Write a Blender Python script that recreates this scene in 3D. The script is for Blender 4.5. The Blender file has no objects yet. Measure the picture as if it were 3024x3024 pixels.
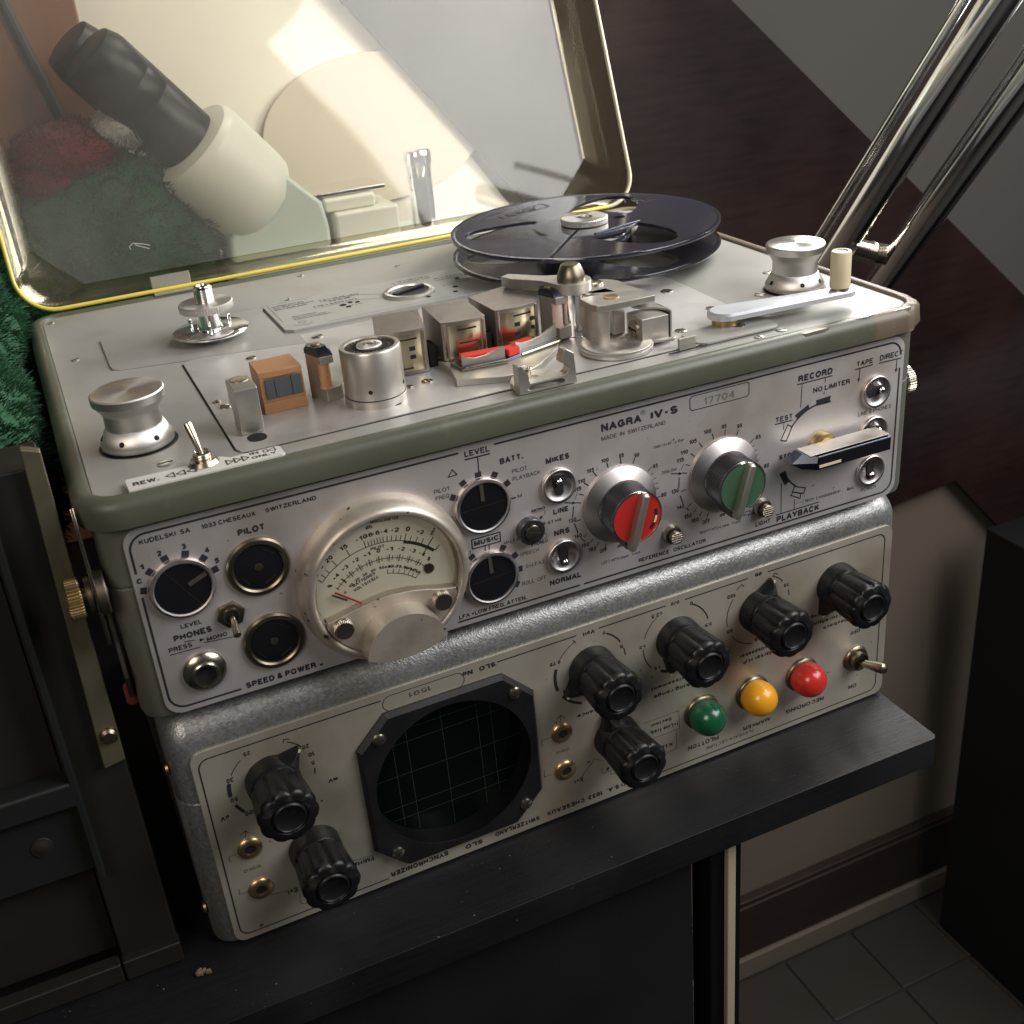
import bpy, math, random
from math import sin, cos, pi, radians
from mathutils import Vector, Matrix
from mathutils.geometry import tessellate_polygon
random.seed(7)
MM = 0.001
scene = bpy.context.scene
col = scene.collection

# ------------------------------------------------------------------ camera
CAM = (-8.4713, -347.5103, 229.0148)
CAMROT = Matrix(((0.90893957, 0.25214135, -0.33204456, 0), (-0.40899157, 0.38457604, -0.82754285, 0), (-0.08096139, 0.88798987, 0.45268007, 0), (0, 0, 0, 1)))
cd = bpy.data.cameras.new('camera'); cam = bpy.data.objects.new('camera', cd); col.objects.link(cam)
cd.sensor_width = 36; cd.lens = 36*3413.65/3024; cd.clip_start = 0.01; cd.clip_end = 60
cd.dof.use_dof = True; cd.dof.focus_distance = 0.47; cd.dof.aperture_fstop = 32
cam.matrix_world = Matrix.Translation(Vector(CAM)*MM) @ CAMROT
scene.camera = cam
scene.render.resolution_x = scene.render.resolution_y = 1024

# ------------------------------------------------------------------ world and lamps
scene.view_settings.view_transform = 'Standard'; scene.view_settings.look = 'None'
scene.view_settings.exposure = 0.0; scene.view_settings.gamma = 1
world = bpy.data.worlds.new('World'); scene.world = world; world.use_nodes = True
bg = world.node_tree.nodes['Background']; bg.inputs[0].default_value = (0.9, 0.88, 0.86, 1); bg.inputs[1].default_value = 0.032
def area(name, loc, target, sx, sy, power, colour, spread=180):
    l = bpy.data.lights.new(name, 'AREA'); l.shape = 'RECTANGLE'; l.size = sx*MM; l.size_y = sy*MM
    l.energy = power; l.color = colour; l.spread = radians(spread)
    o = bpy.data.objects.new(name, l); col.objects.link(o)
    o.location = Vector(loc)*MM
    o.rotation_euler = (Vector(target)-Vector(loc)).to_track_quat('-Z', 'Y').to_euler()
    return o
area('skylight_window', (500, 170, 240), (290, 90, 80), 170, 170, 2.2, (1.0, 0.965, 0.90))
area('room_window', (760, -400, 590), (240, 50, -10), 720, 600, 11.0, (1.0, 0.985, 0.97))
area('wall_fill', (330, 335, 430), (140, 436, 200), 200, 120, .8, (1.0, 0.97, 0.91), 130)  # unseen fill added to brighten the cream wall behind the lid
area('room_fill', (-380, -560, 560), (420, 120, 90), 420, 420, 0.8, (1.0, 0.88, 0.76), 80)  # warm fill added from the left, aimed to brighten the chrome tubes

# ------------------------------------------------------------------ materials
def mat(name, base, rough=0.5, metal=0.0, spec=0.5, noise=0.0, nscale=60, bump=0.0, bscale=200, brushed=None, stain=None,
        aniso=None, coat=0.0, stretch=None, sheen=0, bdist=0.0002, emission=None, speck=None):
    m = bpy.data.materials.new(name); m.use_nodes = True
    nt = m.node_tree; b = nt.nodes['Principled BSDF']
    b.inputs['Roughness'].default_value = rough; b.inputs['Metallic'].default_value = metal
    b.inputs['Specular IOR Level'].default_value = spec; b.inputs['Coat Weight'].default_value = coat
    tc = nt.nodes.new('ShaderNodeTexCoord'); mp = nt.nodes.new('ShaderNodeMapping'); nt.links.new(tc.outputs['Object'], mp.inputs[0])
    if stretch: mp.inputs['Scale'].default_value = stretch
    c = nt.nodes.new('ShaderNodeRGB'); c.outputs[0].default_value = (*base, 1); out = c.outputs[0]
    def mixc(fac, colour, src, mode='MIX'):
        mx = nt.nodes.new('ShaderNodeMix'); mx.data_type = 'RGBA'; mx.blend_type = mode
        nt.links.new(fac, mx.inputs[0]); nt.links.new(src, mx.inputs[6]); mx.inputs[7].default_value = (*colour, 1); return mx.outputs[2]
    def noi(scale, detail=5, lo=0.4, hi=0.7, vec=None, a=0., bb=1.):
        n = nt.nodes.new('ShaderNodeTexNoise'); n.inputs['Scale'].default_value = scale; n.inputs['Detail'].default_value = detail
        nt.links.new(vec or tc.outputs['Object'], n.inputs['Vector'])
        r = nt.nodes.new('ShaderNodeMapRange'); r.inputs[1].default_value = lo; r.inputs[2].default_value = hi
        r.inputs[3].default_value = a; r.inputs[4].default_value = bb
        nt.links.new(n.outputs[0], r.inputs[0]); return r.outputs[0]
    if noise: out = mixc(noi(nscale, vec=mp.outputs[0], bb=noise), tuple(x*0.45 for x in base), out)
    if stain: out = mixc(noi(stain[1], 8, stain[3] if len(stain) > 3 else .52, .75, bb=stain[2]), stain[0], out)
    if speck: out = mixc(noi(speck[1], 2, speck[2], speck[2]+.03), speck[0], out)
    nt.links.new(out, b.inputs['Base Color'])
    r = noi(nscale*.7, 6, .3, .7, a=max(0.03, rough*0.8), bb=min(1, rough*1.25)); nt.links.new(r, b.inputs['Roughness'])
    hs = []
    if bump:
        n = nt.nodes.new('ShaderNodeTexNoise'); n.inputs['Scale'].default_value = bscale; n.inputs['Detail'].default_value = 4
        nt.links.new(mp.outputs[0], n.inputs['Vector']); hs.append((n.outputs[0], bump))
    if brushed:
        m2 = nt.nodes.new('ShaderNodeMapping'); m2.inputs['Scale'].default_value = brushed; nt.links.new(tc.outputs['Object'], m2.inputs[0])
        n = nt.nodes.new('ShaderNodeTexNoise'); n.inputs['Scale'].default_value = 1; n.inputs['Detail'].default_value = 3
        nt.links.new(m2.outputs[0], n.inputs['Vector']); hs.append((n.outputs[0], 0.25))
    last = None
    for h, s in hs:
        bp = nt.nodes.new('ShaderNodeBump'); bp.inputs['Strength'].default_value = s; bp.inputs['Distance'].default_value = bdist
        nt.links.new(h, bp.inputs['Height'])
        if last: nt.links.new(last, bp.inputs['Normal'])
        last = bp.outputs[0]
    if last: nt.links.new(last, b.inputs['Normal'])
    if aniso is not None:
        t = nt.nodes.new('ShaderNodeTangent'); t.direction_type = 'RADIAL'; t.axis = aniso
        nt.links.new(t.outputs[0], b.inputs['Tangent']); b.inputs['Anisotropic'].default_value = 0.75
    if sheen: b.inputs['Sheen Weight'].default_value = sheen
    return m
M = {}
M['green_paint'] = mat('olive_grey_paint', (0.085, 0.090, 0.064), .42, noise=.4, nscale=18, bump=.35, bscale=500, stain=((0.20, 0.185, 0.14), 60, .4, .62), bdist=.0001)
def wear_corner(m):
    # brown rubbed patch at the knocked right front corner of the rim
    nt = m.node_tree; b = nt.nodes['Principled BSDF']; src = b.inputs['Base Color'].links[0].from_socket
    tc = nt.nodes.new('ShaderNodeTexCoord'); sx = nt.nodes.new('ShaderNodeSeparateXYZ'); nt.links.new(tc.outputs['Object'], sx.inputs[0])
    r = nt.nodes.new('ShaderNodeMapRange'); r.inputs[1].default_value = .095; r.inputs[2].default_value = .165; r.inputs[3].default_value = -.25; r.inputs[4].default_value = .42; nt.links.new(sx.outputs[0], r.inputs[0])
    n = nt.nodes.new('ShaderNodeTexNoise'); n.inputs['Scale'].default_value = 70; n.inputs['Detail'].default_value = 7; nt.links.new(tc.outputs['Object'], n.inputs['Vector'])
    a = nt.nodes.new('ShaderNodeMath'); a.operation = 'ADD'; nt.links.new(r.outputs[0], a.inputs[0]); nt.links.new(n.outputs[0], a.inputs[1])
    q = nt.nodes.new('ShaderNodeMapRange'); q.inputs[1].default_value = .58; q.inputs[2].default_value = .68; nt.links.new(a.outputs[0], q.inputs[0])
    mx = nt.nodes.new('ShaderNodeMix'); mx.data_type = 'RGBA'; nt.links.new(q.outputs[0], mx.inputs[0]); nt.links.new(src, mx.inputs[6]); mx.inputs[7].default_value = (.125, .10, .07, 1)
    nt.links.new(mx.outputs[2], b.inputs['Base Color'])
wear_corner(M['green_paint'])
M['body_paint'] = mat('grey_green_crackle_paint', (0.105, 0.105, 0.088), .5, noise=.4, nscale=25, bump=.5, bscale=900, bdist=.0001)
M['deck'] = mat('cream_grey_deck_paint', (0.275, 0.27, 0.255), .36, spec=.6, noise=.22, nscale=12, bump=.2, bscale=900, brushed=(60, 2500, 60), stain=((0.20, 0.18, 0.13), 30, .5), bdist=.00004)
M['headplate'] = mat('brushed_aluminium', (0.50, 0.49, 0.48), .36, metal=.5, noise=.2, nscale=25, brushed=(40, 3000, 40), stain=((0.24, 0.22, 0.2), 45, .5), bdist=.00006)
M['panel'] = mat('anodised_panel', (0.64, 0.605, 0.60), .44, metal=.65, noise=.2, nscale=16, brushed=(30, 30, 2500), stain=((0.27, 0.215, 0.15), 24, .6, .49), bdist=.00004, speck=((0.16, 0.13, 0.10), 420, .745))
M['slo_panel'] = mat('aged_silver_panel', (0.54, 0.505, 0.43), .43, metal=.62, noise=.3, nscale=20, brushed=(1500, 30, 30), stain=((0.24, 0.185, 0.11), 22, .6, .48), bdist=.00005, speck=((0.13, 0.10, 0.07), 380, .74))
M['hammer'] = mat('hammertone_grey', (0.35, 0.355, 0.35), .36, metal=.65, noise=.6, nscale=700, bump=.8, bscale=1100, bdist=.00022, stain=((0.13, 0.125, 0.115), 40, .5))
M['alu'] = mat('turned_aluminium', (0.64, 0.62, 0.59), .36, metal=.95, aniso='Z', noise=.06, nscale=30, bdist=.00002)
M['alu_y'] = mat('turned_aluminium_dial', (0.62, 0.58, 0.57), .30, metal=1, aniso='Y', noise=.1, nscale=30)
M['alu_matt'] = mat('matt_machined_aluminium', (0.52, 0.50, 0.46), .38, metal=.85, noise=.25, nscale=60, bump=.2, bscale=1200, stain=((0.28, 0.25, 0.19), 70, .5), bdist=.00005)
M['champagne'] = mat('champagne_meter_casting', (0.54, 0.49, 0.42), .38, metal=.65, noise=.2, nscale=40, stain=((0.20, 0.165, 0.115), 60, .65, .5), bump=.3, bscale=700, bdist=.0001, speck=((0.08, .06, .05), 300, .70))
M['nickel'] = mat('worn_nickel', (0.50, 0.455, 0.38), .24, metal=1, noise=.3, nscale=120)
M['darknickel'] = mat('tarnished_nickel', (0.25, 0.215, 0.165), .34, metal=1, noise=.4, nscale=120)
M['chrome'] = mat('chrome', (0.86, 0.865, 0.87), .10, metal=1, noise=.1, nscale=30)
M['steel'] = mat('blue_black_steel', (0.13, 0.15, 0.19), .22, metal=1)
M['brass'] = mat('brass', (0.44, 0.33, 0.16), .36, metal=1, noise=.4, nscale=90)
M['goldbrass'] = mat('gold_socket', (0.62, 0.45, 0.25), .34, metal=1, noise=.3, nscale=90)
M['black'] = mat('black_plastic', (0.006, 0.006, 0.007), .36, spec=.3, noise=.3, nscale=80, bump=.1, bscale=500, bdist=.0001)
M['knob'] = mat('bakelite_black', (0.007, 0.007, 0.008), .36, spec=.32, noise=.3, nscale=100, bump=.35, bscale=700, stain=((0.05, 0.049, 0.046), 190, .6, .55), bdist=.00012)
M['gloss_black'] = mat('glossy_black_disc', (0.008, 0.008, 0.010), .10, spec=.6, noise=.2, nscale=60)
M['black_matt'] = mat('matt_black_bezel', (0.007, 0.007, 0.008), .45, noise=.3, nscale=90, bump=.3, bscale=900, bdist=.0001)
M['print'] = mat('black_print', (0.018, 0.017, 0.022), .5)
M['print_thin'] = mat('grey_print', (0.055, 0.052, 0.054), .5)
M['hole'] = mat('dark_hole', (0.004, 0.004, 0.004), .8)
M['red'] = mat('red_enamel', (0.42, 0.022, 0.018), .35, noise=.15, nscale=50)
M['green'] = mat('green_enamel', (0.045, 0.105, 0.06), .35, noise=.15, nscale=50)
M['knurl'] = mat('grey_knurled_ring', (0.11, 0.11, 0.12), .33, metal=.9)
M['lamp_red'] = mat('red_lamp_dome', (0.56, 0.030, 0.024), .26, coat=.2, noise=.15, nscale=60)
M['lamp_yellow'] = mat('amber_lamp_dome', (0.80, 0.36, 0.015), .28, coat=.2, noise=.15, nscale=60)
M['lamp_green'] = mat('green_lamp_dome', (0.008, 0.095, 0.042), .22, coat=.2, noise=.2, nscale=60)
M['orange'] = mat('tan_anodised_block', (0.33, 0.165, 0.075), .5, noise=.2, nscale=40, bump=.1, bscale=900, bdist=.00005)
M['amber'] = mat('amber_roller', (0.50, 0.26, 0.13), .25, noise=.15, nscale=60)
M['pink'] = mat('pale_ruby_roller', (0.66, 0.50, 0.46), .25)
M['pad'] = mat('slate_window', (0.06, 0.07, 0.08), .42)
M['red_felt'] = mat('red_felt', (0.60, 0.035, 0.025), .75, bump=.5, bscale=900)
M['headface'] = mat('polished_head_face', (0.60, 0.52, 0.36), .22, metal=1, noise=.25, nscale=120)
M['headcase'] = mat('mu_metal_case', (0.33, 0.295, 0.265), .35, metal=.9, noise=.3, nscale=60)
M['dial'] = mat('cream_dial_card', (0.75, 0.73, 0.64), .7, noise=.1, nscale=30)
M['dialprint'] = mat('dial_ink', (0.03, 0.028, 0.025), .6)
M['needle'] = mat('red_needle', (0.6, 0.03, 0.02), .5)
M['desk'] = mat('black_stained_wood', (0.0075, 0.008, 0.0098), .48, spec=.3, noise=.5, nscale=40, stretch=(1, 14, 14), bump=.55, bscale=70, bdist=.0002, stain=((0.022, 0.023, 0.026), 9, .6), speck=((0.16, 0.155, 0.14), 620, .75))
M['deskedge'] = mat('worn_desk_edge', (0.10, 0.10, 0.105), .45, noise=.6, nscale=60, stretch=(1, 14, 14))
M['tile'] = mat('grey_floor_tile', (0.036, 0.031, 0.025), .55, noise=.4, nscale=8, bump=.2, bscale=60)
M['grout'] = mat('dark_grout', (0.026, 0.022, 0.018), .9)
M['wall'] = mat('taupe_plaster', (0.165, 0.132, 0.105), .9, noise=.15, nscale=5, bump=.15, bscale=150)
M['cream'] = mat('cream_painted_wall', (0.70, 0.655, 0.56), .9, noise=.08, nscale=4)
M['unlit_grey_wall'] = mat('unlit_grey_ceiling', (0.078, 0.073, 0.066), .9, noise=.12, nscale=4)  # dark base colour carries the unlit look of the wall beyond the beam
M['beam'] = mat('dark_brown_stained_beam', (0.016, 0.0095, 0.0080), .55, spec=.2, noise=.75, nscale=22, stretch=(1.2, 1, 9), bump=.3, bscale=60, stain=((0.036, 0.014, 0.010), 4, .8, .45))
M['skirting'] = mat('mahogany_skirting', (0.030, 0.018, 0.013), .55, noise=.4, nscale=10, stretch=(1, 1, 10))
M['wardrobe'] = mat('black_wardrobe_side', (0.004, 0.004, 0.005), .7, noise=.3, nscale=8)
M['orange_wood'] = mat('orange_brown_wood', (0.22, 0.095, 0.048), .5, noise=.4, nscale=10, stretch=(8, 1, 1))
M['oval'] = mat('reflection_oval_grey', (0.50, 0.44, 0.345), .8)
M['rubber'] = mat('dull_black_rubber', (0.010, 0.010, 0.010), .9, spec=.2)
M['rack'] = mat('dark_grey_metal_frame', (0.014, 0.0135, 0.011), .5, metal=.2, noise=.3, nscale=30, bump=.2, bscale=400)
M['rack_dark'] = mat('dark_recess', (0.010, 0.009, 0.008), .6, noise=.3, nscale=20)
M['rack_blue'] = mat('slate_grey_metal', (0.013, 0.0145, 0.015), .45, metal=.2, noise=.3, nscale=30)
M['bar'] = mat('tarnished_alloy_bar', (0.21, 0.19, 0.13), .38, metal=.7, noise=.4, nscale=50, stain=((0.12, 0.10, 0.06), 60, .6))
M['cable'] = mat('pale_strip', (0.42, 0.36, 0.26), .5)
M['scope_body'] = mat('ivory_enamel', (0.80, 0.80, 0.70), .35, noise=.08, nscale=20)
M['scope_green'] = mat('pale_green_enamel', (0.58, 0.65, 0.58), .4, noise=.08, nscale=20)
M['plush_green'] = mat('green_plush', (0.004, 0.068, 0.021), .9, sheen=.1, noise=.5, nscale=60)
M['plush_red'] = mat('red_plush', (0.16, 0.014, 0.018), .9, sheen=.1, noise=.3, nscale=60)
M['plush_white'] = mat('white_plush', (0.5, 0.48, 0.46), .9, sheen=.1)
M['plate'] = mat('grey_printed_plate', (0.36, 0.36, 0.34), .4, metal=.3, noise=.15, nscale=30)
M['white_label'] = mat('off_white_label', (0.55, 0.54, 0.50), .45, noise=.1, nscale=30)
M['crumb'] = mat('brown_crumb', (0.16, 0.115, 0.085), .9, noise=.5, nscale=300)
M['cream_knob'] = mat('ivory_plastic', (0.62, 0.55, 0.37), .4, noise=.15, nscale=80)
M['white_arm'] = mat('light_grey_arm', (0.52, 0.54, 0.58), .35, metal=.5, noise=.1, nscale=60)
M['chip'] = mat('bare_worn_metal', (0.34, 0.31, 0.26), .45, metal=.7, noise=.5, nscale=200)

def clear_mat(name, tint, gloss, haze, hazecol, rough=.03, boost=1.0, dust=0):
    m = bpy.data.materials.new(name); m.use_nodes = True; nt = m.node_tree
    for n in list(nt.nodes): nt.nodes.remove(n)
    o = nt.nodes.new('ShaderNodeOutputMaterial'); t = nt.nodes.new('ShaderNodeBsdfTransparent'); t.inputs[0].default_value = (*tint, 1)
    g = nt.nodes.new('ShaderNodeBsdfGlossy'); g.inputs['Roughness'].default_value = rough; g.inputs[0].default_value = (1, 1, 1, 1)
    d = nt.nodes.new('ShaderNodeBsdfDiffuse'); d.inputs[0].default_value = (*hazecol, 1)
    fr = nt.nodes.new('ShaderNodeFresnel'); fr.inputs[0].default_value = gloss
    ml = nt.nodes.new('ShaderNodeMath'); ml.operation = 'MULTIPLY'; ml.inputs[1].default_value = boost; ml.use_clamp = True
    nt.links.new(fr.outputs[0], ml.inputs[0])
    m1 = nt.nodes.new('ShaderNodeMixShader'); m1.inputs[0].default_value = haze
    if dust:
        tc = nt.nodes.new('ShaderNodeTexCoord'); n = nt.nodes.new('ShaderNodeTexNoise'); n.inputs['Scale'].default_value = 900; n.inputs['Detail'].default_value = 3
        nt.links.new(tc.outputs['Object'], n.inputs['Vector'])
        n2 = nt.nodes.new('ShaderNodeTexNoise'); n2.inputs['Scale'].default_value = 14; n2.inputs['Detail'].default_value = 6; nt.links.new(tc.outputs['Object'], n2.inputs['Vector'])
        r = nt.nodes.new('ShaderNodeMapRange'); r.inputs[1].default_value = .66; r.inputs[2].default_value = .76; r.inputs[3].default_value = 0; r.inputs[4].default_value = dust
        nt.links.new(n.outputs[0], r.inputs[0])
        r2 = nt.nodes.new('ShaderNodeMapRange'); r2.inputs[1].default_value = .3; r2.inputs[2].default_value = .8; r2.inputs[3].default_value = haze*.5; r2.inputs[4].default_value = haze*1.8
        nt.links.new(n2.outputs[0], r2.inputs[0])
        ad = nt.nodes.new('ShaderNodeMath'); ad.operation = 'ADD'; nt.links.new(r.outputs[0], ad.inputs[0]); nt.links.new(r2.outputs[0], ad.inputs[1])
        nt.links.new(ad.outputs[0], m1.inputs[0])
        w = nt.nodes.new('ShaderNodeTexNoise'); w.inputs['Scale'].default_value = 9; w.inputs['Detail'].default_value = 1; nt.links.new(tc.outputs['Object'], w.inputs['Vector'])
        bp = nt.nodes.new('ShaderNodeBump'); bp.inputs['Strength'].default_value = .6; bp.inputs['Distance'].default_value = .0018
        nt.links.new(w.outputs[0], bp.inputs['Height']); nt.links.new(bp.outputs[0], g.inputs['Normal'])
    nt.links.new(t.outputs[0], m1.inputs[1]); nt.links.new(d.outputs[0], m1.inputs[2])
    m2 = nt.nodes.new('ShaderNodeMixShader'); nt.links.new(ml.outputs[0], m2.inputs[0]); nt.links.new(m1.outputs[0], m2.inputs[1]); nt.links.new(g.outputs[0], m2.inputs[2])
    nt.links.new(m2.outputs[0], o.inputs[0]); return m
M['lid'] = clear_mat('clear_acrylic', (0.955, 0.95, 0.92), 1.42, .045, (.75, .73, .70), rough=.045, boost=.75, dust=.05)
M['lid_side'] = clear_mat('scuffed_acrylic_wall', (0.82, 0.79, 0.69), 1.42, .04, (.36, .32, .22), rough=.10, boost=.45, dust=.12)
M['lid_rim2'] = mat('refraction_grey_seal', (0.42, 0.39, 0.29), .35, noise=.2, nscale=30)  # greyed copy of the yellow seal; paints in refracted light on the right
M['lid_rim'] = mat('yellow_seal', (0.62, 0.50, 0.085), .35, noise=.2, nscale=30)
M['glass'] = clear_mat('meter_glass', (0.97, 0.97, 0.95), 1.35, .0, (.5, .5, .5), rough=.03, boost=.6)
M['smoke'] = clear_mat('smoky_reel_plastic', (0.34, 0.34, 0.40), 1.46, .25, (0.045, 0.046, 0.062), rough=.16, boost=1.3)
M['smoke_dark'] = clear_mat('dark_smoky_reel_plastic', (0.50, 0.50, 0.61), 1.46, .40, (0.045, 0.046, 0.070), rough=.12, boost=1.4)

# ------------------------------------------------------------------ mesh helpers (all in millimetres)
class MB:
    def __init__(s): s.v = []; s.f = []; s.sm = True
    def add(s, vs, fs):
        o = len(s.v); s.v += [tuple(v) for v in vs]; s.f += [tuple(i+o for i in f) for f in fs]; return s
    def box(s, x0, x1, y0, y1, z0, z1, mtx=None):
        vs = [Vector((x, y, z)) for z in (z0, z1) for y in (y0, y1) for x in (x0, x1)]
        if mtx: vs = [mtx @ v for v in vs]
        return s.add(vs, [(0, 2, 3, 1), (4, 5, 7, 6), (0, 1, 5, 4), (2, 6, 7, 3), (0, 4, 6, 2), (1, 3, 7, 5)])
    def loops(s, L, cap0=True, cap1=True):
        n = len(L[0]); vs = [v for l in L for v in l]; fs = []
        for k in range(len(L)-1):
            for i in range(n):
                j = (i+1) % n; fs.append((k*n+i, k*n+j, (k+1)*n+j, (k+1)*n+i))
        if cap0: fs.append(tuple(range(n-1, -1, -1)))
        if cap1: fs.append(tuple((len(L)-1)*n+i for i in range(n)))
        return s.add(vs, fs)
    def plate(s, outer, holes, a, b, plane='xy', mtx=None):
        # polygon with holes extruded from a to b along the third axis
        def P(u, v, w):
            q = Vector((u, v, w)) if plane == 'xy' else Vector((u, w, v)) if plane == 'xz' else Vector((w, u, v))
            return mtx @ q if mtx else q
        rings = [outer]+list(holes)
        tr = tessellate_polygon([[Vector((u, v, 0)) for u, v in r] for r in rings])
        flat = [p for r in rings for p in r]; n = len(flat)
        vs = [P(u, v, a) for u, v in flat]+[P(u, v, b) for u, v in flat]; fs = []
        for t in tr: fs.append(tuple(t)); fs.append(tuple(i+n for i in reversed(t)))
        o = 0
        for r in rings:
            m = len(r)
            for i in range(m):
                j = (i+1) % m; fs.append((o+i, o+j, o+j+n, o+i+n))
            o += m
        return s.add(vs, fs)
    def lathe(s, prof, c, axis='z', seg=48, mod=None, rot=0):
        # prof: (radius, height) along +axis from c ; axis 'y' heights go toward -y (toward the viewer)
        L = []
        for r, h in prof:
            l = []
            for i in range(seg):
                t = 2*pi*i/seg+rot; rr = r*(mod(i, r, h) if mod else 1)
                if axis == 'z': l.append((c[0]+rr*cos(t), c[1]+rr*sin(t), c[2]+h))
                elif axis == 'y': l.append((c[0]+rr*cos(t), c[1]-h, c[2]+rr*sin(t)))
                else: l.append((c[0]+h, c[1]+rr*cos(t), c[2]+rr*sin(t)))
            L.append(l)
        return s.loops(L)
    def tube(s, pts, r, seg=16):
        pts = [Vector(p) for p in pts]; L = []
        for i, p in enumerate(pts):
            d = (pts[min(i+1, len(pts)-1)]-pts[max(i-1, 0)]).normalized()
            a = d.orthogonal().normalized() if i == 0 else (a0-d*a0.dot(d)).normalized()
            a0 = a; b = d.cross(a)
            rr = r[i] if isinstance(r, (list, tuple)) else r
            L.append([p+rr*(a*cos(2*pi*k/seg)+b*sin(2*pi*k/seg)) for k in range(seg)])
        return s.loops(L)
    def strip(s, pts, w, y):
        # flat printed line in the xz plane at depth y
        for k_, ((x0, z0), (x1, z1)) in enumerate(zip(pts, pts[1:])):
            yy = y-.002*((k_+len(s.f)) % 5)
            d = Vector((x1-x0, z1-z0)); l = d.length
            if l < 1e-6: continue
            d /= l; e = w*.5*.6; n = Vector((-d.y, d.x))*w/2
            a = Vector((x0, z0))-d*e; b = Vector((x1, z1))+d*e
            s.add([(a.x-n.x, yy, a.y-n.y), (b.x-n.x, yy, b.y-n.y), (b.x+n.x, yy, b.y+n.y), (a.x+n.x, yy, a.y+n.y)], [(0, 1, 2, 3)])
        return s
    def xform(s, m):
        s.v = [tuple(m @ Vector(v)) for v in s.v]; return s
    def build(s, name, material, parent=None, smooth=35, bevel=0, label=None, origin=None, bseg=2):
        me = bpy.data.meshes.new(name)
        if origin is None and not parent:
            xs, ys, zs = zip(*s.v); origin = ((min(xs)+max(xs))/2, (min(ys)+max(ys))/2, min(zs))
        if origin is None:
            xs, ys, zs = zip(*s.v); origin = ((min(xs)+max(xs))/2, (min(ys)+max(ys))/2, (min(zs)+max(zs))/2)
        o_ = Vector(origin)
        me.from_pydata([tuple((Vector(v)-o_)*MM) for v in s.v], [], s.f); me.validate()
        import bmesh
        bm = bmesh.new(); bm.from_mesh(me); bmesh.ops.recalc_face_normals(bm, faces=bm.faces); bm.to_mesh(me); bm.free()
        me.materials.append(material if not isinstance(material, str) else M[material])
        if smooth:
            me.polygons.foreach_set('use_smooth', [True]*len(me.polygons)); me.set_sharp_from_angle(angle=radians(smooth))
        ob = bpy.data.objects.new(name, me); col.objects.link(ob)
        base = Vector((0, 0, 0))
        if parent: ob.parent = parent; base = Vector(parent.get('_o', (0, 0, 0)))
        ob.location = (o_-base)*MM; ob['_o'] = tuple(o_)
        if label: ob['label'] = label
        if bevel:
            bv = ob.modifiers.new('edge_bevel', 'BEVEL'); bv.width = bevel*MM; bv.segments = bseg; bv.limit_method = 'ANGLE'; bv.angle_limit = radians(40)
            bv.harden_normals = True
        return ob
def tag(o, label, cat, group=None, kind=None):
    if label: o['label'] = label
    if cat: o['category'] = cat
    if group: o['group'] = group
    if kind: o['kind'] = kind
    return o
def empty(name, loc, label=None, cat=None, rot=None):
    o = bpy.data.objects.new(name, None); col.objects.link(o); o.location = Vector(loc)*MM; o['_o'] = tuple(loc)
    o.empty_display_size = .02
    if rot is not None: o.rotation_euler = rot
    return tag(o, label, cat)
def rrect(x0, x1, y0, y1, r, n=8):
    P = []
    for cx, cy, a in ((x1-r, y1-r, 0), (x0+r, y1-r, 90), (x0+r, y0+r, 180), (x1-r, y0+r, 270)):
        for k in range(n+1):
            t = radians(a+90*k/n); P.append((cx+r*cos(t), cy+r*sin(t)))
    return P
def circ(cx, cy, r, n=48, a0=0, a1=360):
    m = n if a1-a0 == 360 else n+1
    return [(cx+r*cos(radians(a0+(a1-a0)*k/n)), cy+r*sin(radians(a0+(a1-a0)*k/n))) for k in range(m)]
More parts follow.
